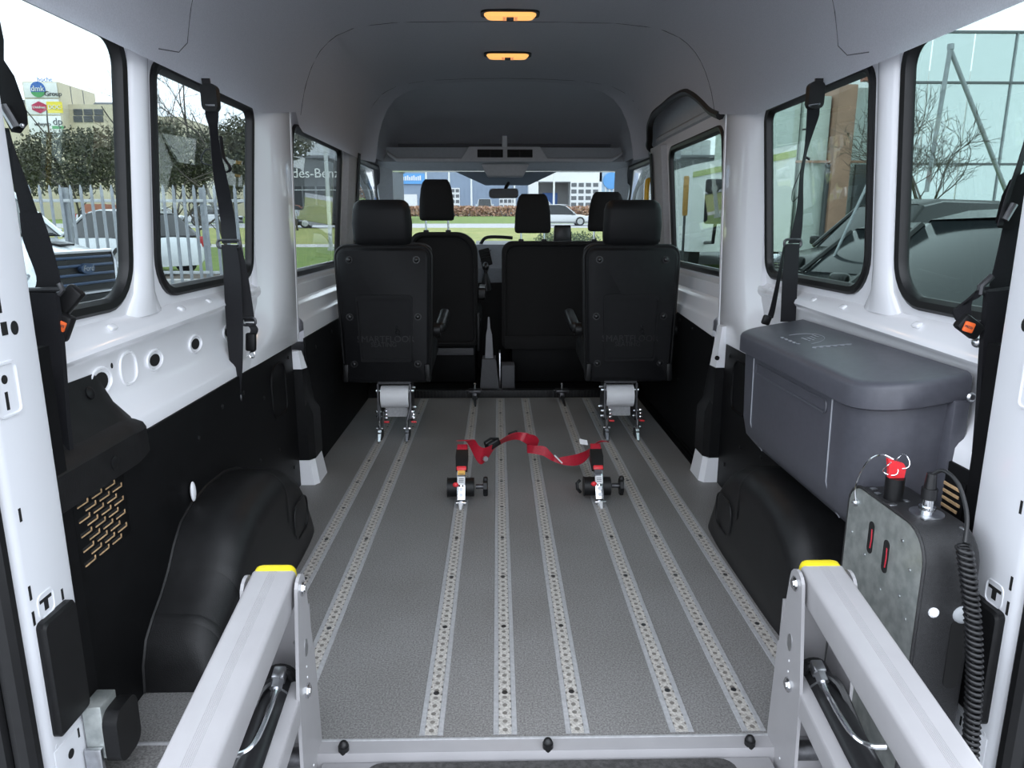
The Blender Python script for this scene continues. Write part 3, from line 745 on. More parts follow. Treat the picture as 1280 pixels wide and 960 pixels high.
def lidr(x_in, y0, y1, r, zi, zo, z_add=0.0):
    out = []
    for p in sbx(None, x_in, 0, y0, y1, r, 0.06, 0.846):
        t = (p[0]-x_in)/(0.846-x_in); q = lerp(zi, zo, min(1, t*1.0)); out.append((p[0], p[1], q+z_add))
    return out
b = B()
loft(b, [lidr(0.660, 1.293, 2.072, 0.105, 0.640, 0.675), lidr(0.655, 1.290, 2.075, 0.105, 0.643, 0.678), lidr(0.655, 1.290, 2.075, 0.105, 0.683, 0.714), lidr(0.6575, 1.2925, 2.0725, 0.103, 0.690, 0.721), lidr(0.664, 1.299, 2.066, 0.098, 0.695, 0.726), lidr(0.674, 1.309, 2.056, 0.09, 0.698, 0.728)])
lid = obj('lid', b, 'storage_plastic', T, angle=50)
# raised lines and grip on the front
def fx(z): return 0.668+0.004*max(0, (0.66-z)/0.21)+(0.0 if z > 0.45 else (0.45-z)*0.35)
for yy in (1.46, 1.935):
    b = B(); tube(b, [(fx(z)-0.0008, yy+0.01*max(0, (0.45-z)/0.08), z) for z in (0.635, 0.58, 0.5, 0.45, 0.42, 0.40)]+[(0.712, yy+0.005, 0.364)], 0.0022, 5); obj('raised_line', b, 'storage_line', body)
b = B(); tube(b, [(fx(0.43)-0.001, 1.49, 0.43), (fx(0.43)-0.001, 1.91, 0.43)], 0.0022, 5); obj('raised_line', b, 'storage_line', body)
b = B(); tube(b, [(0.6675, p[0], p[1]) for p in rrect(1.485, 1.915, 0.598, 0.625, 0.011, 4)], 0.0028, 5, closed=True); obj('grip_recess', b, 'storage_plastic', body)
# embossed half-oval emblem with rows of small marks on the lid
em = B()
def lidz(x): return lerp(0.698, 0.728, (x-0.674)/0.172)+0.0008
tube(em, [(0.735+0.055*math.sin(PI*k/14), 1.805-0.07*math.cos(PI*k/14)+0.0, lidz(0.735+0.055*math.sin(PI*k/14))) for k in range(15)], 0.0009, 4)
obj('embossed_arc', em, 'storage_line', lid)
em = B(); random.seed(3)
tube(em, [(0.722, 1.70, lidz(0.722)), (0.80, 1.735-0.07, lidz(0.80))], 0.0009, 4)
for row in range(4):
    for k in range(5):
        x = 0.745+row*0.011; y = 1.775+k*0.013+random.uniform(-.002, .002)
        if random.random() < 0.8: box(em, (x, y, lidz(x)), (0.005, random.uniform(.004, .009), 0.0012), (0, 0, random.uniform(-.5, .5)))
for k in range(9):
    x = 0.712; y = 1.76+k*0.013; box(em, (x-0.004*(k % 2), y, lidz(x)), (0.007, 0.008, 0.0012), (0, 0, random.uniform(-.6, .6)))
for k in range(6):
    x = 0.722+k*0.014; box(em, (x, 1.690-k*0.006, lidz(x)), (0.009, 0.006, 0.0012), (0, 0, random.uniform(-.4, .4)))
obj('embossed_marks', em, 'storage_line', lid)['kind'] = 'stuff'

# ---- buffer pads on the jambs
for s, lb in ((-1, 'black rubber buffer pad on the left white door jamb'), (1, 'black rubber buffer pad on the right white door jamb, beside the coiled cable')):
    b = B(); pr = rrect(1.045, 1.132, 0.160, 0.372, 0.010, 4)
    loft(b, [[(s*(0.790-dx), lerp(1.0885, p[0], k), lerp(0.266, p[1], k)) for p in pr] for dx, k in ((0.0, 1.0), (0.011, 1.0), (0.015, 0.95))])
    tag(obj('buffer_pad', b, 'black_plastic', angle=30), lb, 'pad')
# latch striker on the left
T = thing('door_latch', 'steel door latch with a black roller at the foot of the left jamb', 'latch', (-0.74, 1.13, 0.0))
b = B(); bx(b, -0.786, -0.752, 1.118, 1.17, 0.06, 0.165, 0.002); obj('bracket', b, 'galvanised', T)
b = B(); bx(b, -0.786, -0.756, 1.108, 1.118, 0.02, 0.085, 0.002); obj('tab', b, 'steel', T)
b = B(); prism(b, rrect(1.115, 1.190, 0.045, 0.150, 0.024, 5), 'x', -0.752, -0.726); obj('roller_cover', b, 'black_plastic', T)
# rubber stops on the sill
for x, lb in ((-0.349, 'small black rubber stop at the left end of the rear sill'), (0.049, 'small black rubber stop in the middle of the rear sill'), (0.447, 'small black rubber stop at the right end of the rear sill')):
    b = B(); cyl(b, (x, 1.203, -0.004), (x, 1.203, 0.010), 0.0105, 14); sph(b, (x, 1.203, 0.010), 0.0095, (1, 1, 1.2))
    tag(obj('rubber_stop', b, 'rubber', angle=60), lb, 'stop', 'rubber stops on the rear sill')

# ---- overhead shelf, mirror
T = thing('overhead_shelf', 'dark grey overhead shelf with two air vents above the windscreen', 'shelf', (0.0, 4.85, 1.39))
b = B()
rings = []
for x in (-0.76, -0.73, -0.70, -0.4, 0, 0.4, 0.70, 0.745, 0.775):
    e = 1-min(1, (0.775-abs(x-0.007))/0.07); dz = 0.05*max(0, e)
    rings.append([(x, 4.88, 1.395+dz), (x, 4.865, 1.398+dz), (x, 4.86, 1.410+dz), (x, 4.865, 1.420+dz), (x, 4.88, 1.424+dz), (x, 5.44, 1.43+dz*0.2), (x, 5.44, 1.40+dz*0.2)])
loft(b, rings); obj('tray', b, 'trim_grey', T, angle=50)
b = B(); bx(b, -0.72, 0.735, 5.10, 5.12, 1.42, 1.535, 0.004); obj('back_panel', b, 'shelf_grey', T)
b = B()
loft(b, [[(-0.285, 4.855, 1.405), (0.29, 4.855, 1.405), (0.235, 4.875, 1.492), (-0.23, 4.875, 1.492)], [(-0.285, 5.06, 1.405), (0.29, 5.06, 1.405), (0.235, 5.06, 1.492), (-0.23, 5.06, 1.492)]]); obj('vent_housing', b, 'trim_grey', T)
for x0, x1 in ((-0.175, -0.008), (0.020, 0.185)):
    b = B(); box(b, ((x0+x1)/2, 4.862, 1.449), (x1-x0, 0.012, 0.050), (-0.2, 0, 0), 0.003); vn = obj('vent', b, 'dark_hole', T)
    for k in range(4):
        b = B(); box(b, ((x0+x1)/2, 4.8555+k*0.0022, 1.430+k*0.012), (x1-x0-0.014, 0.006, 0.002), (-0.2, 0, 0)); obj('slat', b, 'black_plastic', vn)
    b = B(); box(b, ((x0+x1)/2, 4.853, 1.449), (0.008, 0.006, 0.048), (-0.2, 0, 0)); obj('slat', b, 'black_plastic', vn)
b = B(); bx(b, -0.014, 0.020, 4.87, 4.90, 1.49, 1.56, 0.004); obj('centre_strut', b, 'trim_grey', T)
b = B(); loft(b, [[(-0.15, 4.91, 1.385), (0.165, 4.91, 1.385), (0.165, 5.0, 1.385), (-0.15, 5.0, 1.385)], [(-0.115, 4.93, 1.315), (0.13, 4.93, 1.315), (0.13, 5.04, 1.315), (-0.115, 5.04, 1.315)], [(-0.105, 4.94, 1.308), (0.12, 4.94, 1.308), (0.12, 5.04, 1.308), (-0.105, 5.04, 1.308)]]); obj('map_light_console', b, 'trim_grey', T, angle=25)
T = thing('rearview_mirror', 'small black rear-view mirror at the top of the windscreen', 'mirror', (0.0, 4.98, 1.2))
b = B(); loft(b, [[(p[0], 4.965, p[1]) for p in rrect(-0.102, 0.102, 1.168, 1.232, 0.022, 5)], [(p[0], 5.0, p[1]) for p in rrect(-0.095, 0.095, 1.173, 1.228, 0.02, 5)]]); obj('housing', b, 'black_plastic', T)
b = B(); loft(b, [[(p[0], 4.9645, p[1]) for p in rrect(-0.097, 0.097, 1.172, 1.228, 0.02, 5)], [(p[0], 4.963, p[1]) for p in rrect(-0.097, 0.097, 1.172, 1.228, 0.02, 5)]]); obj('mirror_glass', b, mat('mirror_silver', (0.6, 0.62, 0.62), 0.04, 1.0), T)
b = B(); tube(b, [(0.0, 4.995, 1.22), (0.0, 5.02, 1.25), (0.0, 5.08, 1.29)], 0.012, 8); obj('stem', b, 'black_plastic', T)
# yellow grab handle on the right B post, black belt guides on both
T.rotation_euler = (math.radians(-9), 0, math.radians(-16))
T = thing('grab_handle', 'yellow grab handle on the right post by the sliding door', 'handle', (0.82, 4.2, 1.2))
b = B(); tube(b, smooth_path([(0.845, 4.16, 1.235), (0.812, 4.15, 1.24), (0.800, 4.15, 1.215), (0.800, 4.15, 1.0), (0.800, 4.15, 0.86), (0.845, 4.16, 0.84)], 5), 0.014, 10); obj('bar', b, 'yellow_handle', T)
b = B(); bx(b, 0.835, 0.86, 4.11, 4.20, 0.80, 0.88, 0.006); bx(b, 0.835, 0.86, 4.11, 4.20, 1.21, 1.27, 0.006); obj('mount', b, 'black_plastic', T)
for s, lb in ((-1, 'black front seat belt hanging on the left post behind the driver seat'), (1, 'black front seat belt hanging on the right post behind the bench seat')):
    b = B(); ribbon(b, [((s*(wx(z)-0.052), 4.02, z), (0, 0.055, 0)) for z in (0.5, 0.8, 1.1, 1.37)], 0.004); tag(obj('seat_belt', b, 'webbing'), lb, 'seat belt')
# a pixel of the photograph and a real depth Y give a place in the van
_f = V((math.sin(YAW)*math.cos(PITCH), math.cos(YAW)*math.cos(PITCH), -math.sin(PITCH)))
_r = V((math.cos(YAW), -math.sin(YAW), 0)); _u = _r.cross(_f); _c = V((-0.045, 0, 1.0))
def ray(px, py): return _f+_r*((px-640)/F_PX)+_u*((480-py)/F_PX)
def at(px, py, Y): d = ray(px, py); return _c+d*(Y/d.y)
def atx(px, py, X): d = ray(px, py); return _c+d*((X-_c.x)/d.x)

# ================================================================ FOLDING REAR SEATS
def shell_outline(cx, wt, wb, z0, z1, r, n=6):
    """panel outline tapering towards the bottom"""
    out = []
    for x, z in rrect(-1, 1, z0, z1, r, n):
        pass
    pts = rrect(-wt/2, wt/2, z0, z1, (r, r, r*0.6, r*0.6), n)
    return [(cx+x*lerp(wb/wt, 1.0, (z-z0)/(z1-z0)), z) for x, z in pts]
def folding_seat(cx, s, label):
    """s: side of the van; the legs stand towards the middle"""
    T = thing('folding_seat', label, 'seat', (cx, 3.30, 0), 'folding seats on the floor tracks')
    yb = 3.275
    # cushioned rim behind the shell
    b = B(); ol = shell_outline(cx, 0.440, 0.405, 0.285, 0.905, 0.060)
    loft(b, [[(x, yb+0.020, z) for x, z in ol], [(x+(x-cx)*0.02, yb+0.05, z+0.004) for x, z in ol], [(x, yb+0.115, z) for x, z in ol]]); obj('backrest', b, 'seat_fabric', T, angle=60)
    b = B(); o1 = shell_outline(cx, 0.425, 0.388, 0.275, 0.893, 0.045); o2 = shell_outline(cx, 0.405, 0.368, 0.288, 0.882, 0.040)
    loft(b, [[(x, yb+0.030, z) for x, z in o1], [(x, yb+0.010, z) for x, z in o1], [(x, yb, z) for x, z in o2]]); sh = obj('back_shell', b, 'seat_shell', T, angle=40)
    b = B(); tube(b, [(x, yb+0.024, z) for x, z in shell_outline(cx, 0.440, 0.403, 0.283, 0.906, 0.056)], 0.006, 6, closed=True); obj('piping', b, 'rubber', sh)
    # recessed panel with raised rim
    b = B(); ri = shell_outline(cx, 0.262, 0.236, 0.372, 0.682, 0.018); rj = shell_outline(cx, 0.246, 0.220, 0.386, 0.664, 0.016)
    loft(b, [[(x, yb+0.0005, z) for x, z in ri], [(x, yb-0.007, z) for x, z in ri], [(x, yb-0.007, z) for x, z in rj], [(x, yb-0.0004, z) for x, z in rj]], caps=False); obj('recess_rim', b, 'seat_shell', sh, angle=30)
    b = B(); loft(b, [[(x, yb+0.001, z) for x, z in rj], [(x, yb-0.0006, z) for x, z in rj]]); obj('recess_panel', b, 'seat_shell', sh)
    b = B(); prism(b, rrect(cx-0.118, cx+0.118, 0.662, 0.684, 0.008, 3), 'y', yb-0.006, yb); obj('recess_hood', b, 'seat_shell', sh)
    for sx, z in ((-0.152, 0.842), (0.152, 0.842), (-0.160, 0.583), (0.152, 0.583), (-0.150, 0.362), (0.146, 0.362)):
        b = B(); c = V((cx+sx, yb, z)); cyl(b, c, c+V((0, -0.003, 0)), 0.0165, 18); m_ = sph(b, c+V((0, -0.003, 0)), 0.0120, (1, 0.7, 1)); obj('bolt_cap', b, 'hose', sh)
    for tx, sz, z in (('SMARTFLOOR', 0.042, 0.478), ('SEATING', 0.030, 0.452)):
        tb = text_bm(tx, sz, 0.0010); xf(tb, basis((cx+(0.0 if sz > .035 else -0.01), yb-0.002, z), (1, 0, 0), (0, 0, 1))); obj('lettering', tb, 'hose', sh)
    b = B(); tube(b, [(cx+0.055+0.010*math.cos(k*PI/6), yb-0.0015, 0.512+0.010*math.sin(k*PI/6)) for k in range(12)], 0.002, 5, closed=True); sph(b, (cx+0.052, yb-0.001, 0.535), 0.006, (1, 0.3, 1)); tube(b, [(cx+0.054, yb-0.001, 0.53), (cx+0.05, yb-0.001, 0.505), (cx+0.068, yb-0.001, 0.498)], 0.0016, 5); obj('embossed_emblem', b, 'seat_shell', sh)
    # lower corner brackets
    for sx in (-1, 1):
        b = B(); box(b, (cx+sx*0.190, yb+0.012, 0.320), (0.026, 0.05, 0.085), (0, sx*-0.06, 0), 0.006); obj('corner_bracket', b, 'black_plastic', T)
    # lower roll of the backrest
    b = B(); rings = []
    for k in range(13):
        t = k/12; x = cx-0.188+0.376*t; e = 1-0.12*abs(2*t-1)**4
        rings.append([(x, yb+0.055+0.055*math.cos(2*PI*q/16)*e, 0.295+0.032*math.sin(2*PI*q/16)*e) for q in range(16)])
    loft(b, rings); obj('hinge_cover', b, 'black_plastic', T, angle=60)
    # headrest
    b = B(); rings = []
    for z, w, d, yo in ((0.905, 0.225, 0.06, 0.01), (0.910, 0.250, 0.085, 0.01), (0.94, 0.262, 0.10, 0.006), (1.0, 0.266, 0.105, 0.0), (1.06, 0.258, 0.10, -0.003), (1.09, 0.240, 0.085, -0.002), (1.104, 0.205, 0.055, 0.004), (1.107, 0.17, 0.03, 0.01)):
        rings.append([(cx-0.002+p[0], yb+0.045+yo+p[1], z) for p in rrect(-w/2, w/2, -d/2, d/2, min(d, w)*0.38, 5)])
    loft(b, rings); hr = obj('headrest', b, 'headrest_vinyl', T, angle=60)
    for sx in (-1, 1):
        b = B(); tube(b, [(cx-0.002+sx*0.130, yb+0.043, 0.92), (cx-0.002+sx*0.134, yb+0.040, 1.0), (cx-0.002+sx*0.128, yb+0.040, 1.06), (cx-0.002+sx*0.10, yb+0.044, 1.103)], 0.0022, 5); obj('seam', b, 'seat_fabric', hr)
        b = B(); box(b, (cx-0.002+sx*0.07, yb+0.05, 0.902), (0.035, 0.03, 0.02), None, 0.005); obj('headrest_guide', b, 'black_plastic', T)
    b = B(); tube(b, smooth_path([(cx-s*0.215, yb+0.05, 0.86), (cx-s*0.21, yb+0.04, 0.895), (cx-s*0.17, yb+0.04, 0.912), (cx-s*0.10, yb+0.04, 0.912)], 4), 0.006, 6); obj('grab_bar', b, 'rubber', T)
    # seat cushion, folded arm
    b = B(); box(b, (cx, yb+0.27, 0.36), (0.41, 0.40, 0.12), (0.08, 0, 0), 0.04, 4); obj('cushion', b, 'seat_fabric', T, angle=60)
    b = B(); ya = yb+0.12
    cyl(b, (cx-s*0.215, ya, 0.505), (cx-s*0.245, ya, 0.505), 0.034, 18); box(b, (cx-s*0.245, ya+0.15, 0.53), (0.05, 0.34, 0.055), (0.10, 0, 0), 0.02, 3); obj('armrest', b, 'black_plastic', T, angle=50)
    if s > 0:
        b = B(); cyl(b, (cx+0.215, ya, 0.505), (cx+0.245, ya, 0.505), 0.034, 18); box(b, (cx+0.245, ya+0.15, 0.53), (0.05, 0.34, 0.055), (0.10, 0, 0), 0.02, 3); obj('armrest', b, 'black_plastic', T, angle=50)
    # pedestal
    lx = (-0.605, -0.476) if s < 0 else (0.469, 0.615)
    mx_ = (lx[0]+lx[1])/2+(0.004 if s < 0 else -0.006); hw = 0.066
    yl = 3.27
    b = B(); cyl(b, (mx_-hw, yl+0.055, 0.195), (mx_+hw, yl+0.055, 0.195), 0.054, 28); obj('roller_cover', b, 'white_plastic', T, angle=50)
    b = B(); bx(b, mx_-hw+0.015, mx_+hw-0.01, yl+0.05, yl+0.06, 0.095, 0.15); obj('shield', b, 'alu', T)
    b = B(); bx(b, mx_-hw-0.012, mx_+hw+0.012, yl+0.02, yl+0.30, 0.262, 0.285); obj('base_frame', b, 'dark_steel', T)
    for sx, X in ((-1, lx[0]), (1, lx[1])):
        xs = mx_+sx*(hw+0.010)
        b = B(); prism(b, [(yl-0.01, 0.10), (yl+0.01, 0.265), (yl+0.12, 0.275), (yl+0.14, 0.11), (yl+0.09, 0.08), (yl+0.02, 0.08)], 'x', xs-0.004, xs+0.004); leg = obj('side_plate', b, 'dark_steel', T)
        for yy, zz in ((yl+0.01, 0.13), (yl+0.02, 0.23), (yl+0.09, 0.23), (yl+0.03, 0.10), (yl+0.10, 0.13)):
            b = B(); bolt(b, (xs+sx*0.004, yy, zz), (sx, 0, 0), 0.008, 0.012, 8); bolt(b, (xs-sx*0.004, yy, zz), (-sx, 0, 0), 0.006, 0.008, 8); obj('bolt', b, 'chrome', leg)
        # leg on the track
        b = B(); tube(b, [(xs, yl+0.02, 0.17), (X, yl-0.02, 0.085), (X, yl-0.03, 0.055)], 0.007, 8); lg = obj('leg', b, 'dark_steel', T)
        b = B(); cyl(b, (X-0.016, yl-0.025, 0.058), (X+0.016, yl-0.025, 0.058), 0.006, 10); cyl(b, (X, yl-0.025, 0.05), (X, yl-0.03, 0.10), 0.005, 8); obj('cross_pin', b, 'chrome', lg)
        b = B(); box(b, (X, yl-0.005, 0.022), (0.020, 0.07, 0.040), None, 0.005); obj('foot', b, 'dark_steel', lg)
        b = B(); loft(b, [[(X-0.008, yl-0.03, 0.05), (X+0.008, yl-0.03, 0.05), (X+0.008, yl-0.02, 0.05), (X-0.008, yl-0.02, 0.05)], [(X-0.005, yl-0.06, 0.004), (X+0.005, yl-0.06, 0.004), (X+0.005, yl-0.04, 0.004), (X-0.005, yl-0.04, 0.004)]]); obj('locking_tip', b, 'chrome', lg)
        b = B(); cyl(b, (X+0.016, yl+0.01, 0.080), (X+0.040, yl+0.01, 0.080), 0.005, 8); obj('release_pin', b, 'red_plastic', lg)
        b = B(); tube(b, [(X+0.012, yl+0.02, 0.05), (X+0.012, yl+0.015, 0.13)], 0.004, 6); obj('lever', b, 'steel', lg)
        for q in range(3):
            b = B(); bolt(b, (X+0.018, yl+0.03, 0.095+q*0.017), (1, -0.3, 0), 0.006, 0.014, 8); obj('bolt', b, 'chrome', lg)
    return T
folding_seat(-0.566, -1, 'black folding seat seen from behind, on the left pair of floor tracks')
folding_seat(0.570, 1, 'black folding seat seen from behind, on the right pair of floor tracks')

# ================================================================ CAB SEATS
def headrest_on(T, cx, y, z0, z1, w, zs):
    b = B(); rings = []; H_ = z1-z0
    for t, ww, d in ((0, 0.86, 0.05), (0.03, 0.97, 0.08), (0.12, 1.0, 0.10), (0.5, 0.96, 0.10), (0.8, 0.86, 0.09), (0.93, 0.76, 0.07), (1.0, 0.62, 0.03)):
        rings.append([(cx+p[0], y+p[1]-0.01*t, z0+H_*t) for p in rrect(-w*ww/2, w*ww/2, -d/2, d/2, d*0.4, 5)])
    loft(b, rings); h = obj('headrest', b, 'seat_fabric', T, angle=60)
    for sx in (-1, 1):
        b = B(); cyl(b, (cx+sx*w*0.32, y, zs-0.02), (cx+sx*w*0.32, y, z0+0.02), 0.006, 10); obj('headrest_post', b, 'chrome', h)
        b = B(); box(b, (cx+sx*w*0.32, y, zs+0.004), (0.032, 0.03, 0.022), None, 0.005); obj('post_guide', b, 'black_plastic', h)
def back_of(T, x0, x1, y, z0, z1, rl, rr, d=0.12):
    b = B(); ol = rrect(x0, x1, z0, z1, (rr, rl, 0.03, 0.03), 8); cx = (x0+x1)/2; cz = (z0+z1)/2
    def ins(k): return [(cx+(x-cx)*(1-k/(x1-x0)), cz+(z-cz)*(1-k/(z1-z0))) for x, z in ol]
    loft(b, [[(x, y+0.03, z) for x, z in ins(0.06)], [(x, y+0.005, z) for x, z in ins(0.05)], [(x, y, z) for x, z in ins(0.03)], [(x, y+0.012, z) for x, z in ins(0.0)], [(x, y+d, z) for x, z in ins(0.0)], [(x, y+d+0.03, z) for x, z in ins(0.06)]])
    return obj('backrest', b, 'seat_fabric', T, angle=50)
T = thing('driver_seat', 'black fabric driver seat with tall headrest on chrome posts', 'seat', (-0.37, 4.5, 0))
back_of(T, -0.580, -0.170, 4.42, 0.25, 0.952, 0.07, 0.13)
headrest_on(T, -0.415, 4.47, 1.020, 1.262, 0.212, 0.95)
b = B(); box(b, (-0.375, 4.78, 0.38), (0.44, 0.48, 0.16), (0.06, 0, 0), 0.04, 4); obj('cushion', b, 'seat_fabric', T, angle=60)
b = B(); bx(b, -0.56, -0.19, 4.50, 5.0, 0.0, 0.30, 0.01); obj('seat_box', b, 'black_panel', T)
b = B(); bx(b, -0.50, -0.20, 4.44, 4.46, 0.19, 0.235, 0.004); obj('cross_bar', b, 'shelf_grey', T)
b = B(); prism(b, rrect(4.42, 4.72, 0.54, 0.615, 0.02, 4), 'x', -0.163, -0.125); obj('armrest', b, 'black_plastic', T)
b = B(); box(b, (-0.168, 4.43, 0.34), (0.02, 0.04, 0.24), None, 0.006); bolt(b, (-0.160, 4.43, 0.42), (0, -1, 0), 0.01, 0.01); obj('recliner', b, 'black_plastic', T)
T = thing('passenger_bench', 'wide black fabric double passenger bench with two headrests', 'seat', (0.45, 4.5, 0))
b0 = back_of(T, -0.020, 0.90, 4.42, 0.235, 0.897, 0.07, 0.07)
b = B(); bx(b, -0.005, 0.88, 4.415, 4.43, 0.232, 0.315, 0.004); obj('lower_flap', b, 'seat_fabric', T)
headrest_on(T, 0.170, 4.47, 0.945, 1.178, 0.222, 0.895)
headrest_on(T, 0.620, 4.47, 0.955, 1.190, 0.222, 0.895)
b = B(); box(b, (0.44, 4.78, 0.36), (0.90, 0.48, 0.14), (0.06, 0, 0), 0.04, 4); obj('cushion', b, 'seat_fabric', T, angle=60)
b = B(); bx(b, 0.04, 0.90, 4.50, 5.0, 0.0, 0.28, 0.01); obj('seat_box', b, 'black_panel', T)
T = thing('handbrake_console', 'dark grey handbrake lever and box between the cab seats', 'lever', (-0.10, 4.3, 0))
b = B(); loft(b, [[(-0.158, 4.22, -0.004), (-0.036, 4.22, -0.004), (-0.036, 4.40, -0.004), (-0.158, 4.40, -0.004)], [(-0.142, 4.24, 0.20), (-0.060, 4.24, 0.20), (-0.060, 4.38, 0.20), (-0.142, 4.38, 0.20)]]); obj('console_box', b, 'shelf_grey', T, angle=20)
b = B(); loft(b, [[(-0.125, 4.28, 0.20), (-0.075, 4.28, 0.20), (-0.075, 4.33, 0.20), (-0.125, 4.33, 0.20)], [(-0.118, 4.28, 0.34), (-0.082, 4.28, 0.34), (-0.082, 4.32, 0.34), (-0.118, 4.32, 0.34)], [(-0.110, 4.29, 0.38), (-0.092, 4.29, 0.38), (-0.092, 4.31, 0.38), (-0.110, 4.31, 0.38)], [(-0.106, 4.295, 0.45), (-0.097, 4.295, 0.45), (-0.097, 4.305, 0.45), (-0.106, 4.305, 0.45)]]); obj('lever_sleeve', b, mat('lever_grey', (0.20, 0.20, 0.22), 0.5, var=0.05), T, angle=30)
T = thing('cab_side_box', 'small dark grey box at the foot of the bench beside the handbrake', 'box', (0.015, 4.24, 0))
b = B(); bx(b, -0.025, 0.055, 4.22, 4.36, -0.004, 0.165, 0.006); obj('body', b, 'shelf_grey', T)
b = B(); bx(b, -0.040, -0.030, 4.23, 4.36, -0.004, 0.24, 0.002); obj('strap_plate', b, 'steel', T)

# ---- dashboard with vents, gear lever, screen
T = thing('dashboard', 'grey dashboard with black centre vents, seen between the cab seats', 'dashboard', (0.0, 5.4, 0.3))
b = B(); prism(b, [(5.15, 0.45), (5.10, 0.70), (5.14, 0.80), (5.25, 0.855), (5.75, 0.83), (5.85, 0.75), (5.85, 0.30), (5.40, 0.30)], 'x', -0.86, 0.86); dsh = obj('body', b, 'dash_grey', T, angle=30)
b = B(); loft(b, [[(-0.20, 5.06, 0.86), (0.10, 5.06, 0.86), (0.10, 5.30, 0.88), (-0.20, 5.30, 0.88)], [(-0.22, 5.00, 0.70), (0.12, 5.00, 0.70), (0.12, 5.30, 0.70), (-0.22, 5.30, 0.70)], [(-0.16, 5.02, 0.55), (0.10, 5.02, 0.55), (0.10, 5.30, 0.55), (-0.16, 5.30, 0.55)], [(-0.10, 5.10, 0.35), (0.06, 5.10, 0.35), (0.06, 5.30, 0.35), (-0.10, 5.30, 0.35)]]); obj('centre_stack', b, 'dash_grey', dsh, angle=20)
b = B(); loft(b, [[(-0.30, 4.99, -0.004), (0.16, 4.99, -0.004), (0.16, 5.2, -0.004), (-0.30, 5.2, -0.004)], [(-0.30, 4.985, 0.60), (0.16, 4.985, 0.60), (0.16, 5.2, 0.60), (-0.30, 5.2, 0.60)]]); obj('lower_console', b, 'black_panel', dsh)
b = B(); box(b, (-0.130, 5.025, 0.775), (0.075, 0.02, 0.12), (-0.36, -0.25, 0), 0.006); vn = obj('vent', b, 'dark_hole', T)
for k in range(5):
    b = B(); box(b, (-0.130+0.004*k-0.008, 5.012-0.002*k+0.004, 0.735+k*0.020), (0.066, 0.006, 0.003), (-0.36, -0.25, 0)); obj('slat', b, 'black_plastic', vn)
b = B(); box(b, (-0.205, 5.03, 0.73), (0.05, 0.02, 0.09), (-0.36, -0.2, 0), 0.006); obj('vent', b, 'dark_hole', T)
b = B(); tube(b, smooth_path([(-0.165, 5.12, 0.862), (-0.13, 5.10, 0.905), (-0.05, 5.10, 0.912), (0.06, 5.10, 0.905)], 4), 0.012, 8); obj('top_tray_rim', b, 'black_plastic', T)
T = thing('gear_lever', 'black gear lever with a chrome collar between the cab seats', 'lever', (-0.125, 4.95, 0.5))
b = B(); sph(b, (-0.128, 4.92, 0.715), 0.028, (0.85, 0.85, 1.15), 16, 10); obj('knob', b, 'hose', T)
b = B(); cyl(b, (-0.128, 4.925, 0.672), (-0.128, 4.922, 0.690), 0.013, 12); obj('collar', b, 'chrome', T)
b = B(); cyl(b, (-0.125, 4.95, 0.56), (-0.128, 4.925, 0.672), 0.042, 14, 0.014); obj('gaiter', b, 'rubber', T)
T = thing('dash_screen', 'black screen unit standing on the dashboard behind the bench', 'screen', (0.40, 5.2, 0.85))
b = B(); loft(b, [[(0.355, 5.20, 0.84), (0.490, 5.20, 0.84), (0.490, 5.26, 0.84), (0.355, 5.26, 0.84)], [(0.362, 5.205, 0.985), (0.478, 5.205, 0.985), (0.478, 5.25, 0.985), (0.362, 5.25, 0.985)], [(0.368, 5.21, 0.992), (0.472, 5.21, 0.992), (0.472, 5.245, 0.992), (0.368, 5.245, 0.992)]]); obj('housing', b, 'black_plastic', T)
b = B(); bx(b, 0.365, 0.475, 5.198, 5.2045, 0.85, 0.975, 0.001); obj('panel', b, 'hose', T)
T = thing('steering_wheel', 'black steering wheel in front of the driver seat', 'steering wheel', (-0.42, 5.0, 0.75))
b = B(); m_ = Matrix.Translation((-0.42, 4.98, 0.74)) @ Euler((math.radians(55), 0, 0)).to_matrix().to_4x4()
tube(b, [m_ @ V((0.19*math.cos(2*PI*k/28), 0.19*math.sin(2*PI*k/28), 0)) for k in range(28)], 0.015, 8, closed=True); obj('rim', b, 'black_plastic', T)
b = B(); vs_ = box(b, (0, 0, 0), (0.16, 0.12, 0.05), None, 0.02, 3); box(b, (0, -0.01, 0), (0.36, 0.03, 0.015), None, 0.005); box(b, (0, -0.1, 0), (0.03, 0.17, 0.015), None, 0.005); xf(b, m_); obj('hub', b, 'black_plastic', T)

# ================================================================ TRACK FITTINGS AND TIE-DOWNS
for X, lb in ((-0.180, 'small black track fitting in front of the driver seat track'), (0.322, 'small black track fitting under the bench, left of the right folding seat')):
    T = thing('track_fitting', lb, 'fitting', (X, 3.98, 0), 'loose track fittings')
    b = B(); box(b, (X, 4.0, 0.060), (0.075, 0.05, 0.022), (0.1, 0, 0), 0.005); box(b, (X, 4.0, 0.034), (0.030, 0.06, 0.040), None, 0.005); obj('clamp', b, 'dark_steel', T)
    b = B(); cyl(b, (X, 4.0, 0.07), (X, 4.0, 0.10), 0.006, 8); bolt(b, (X, 4.0, 0.10), (0, 0, 1), 0.010, 0.008, 8); obj('bolt', b, 'chrome', T)
    b = B(); tube(b, [(X, 3.97, 0.03), (X+0.004, 3.90, 0.012), (X+0.006, 3.86, 0.006)], [0.010, 0.007, 0.004], 8); obj('tongue', b, 'dark_steel', T)
    b = B(); tube(b, [(X-0.05, 3.985, 0.062), (X-0.05, 3.975, 0.03)], 0.005, 6); tube(b, [(X+0.045, 3.985, 0.062), (X-0.05, 3.985, 0.066)], 0.0045, 6); obj('lever', b, 'dark_steel', T)
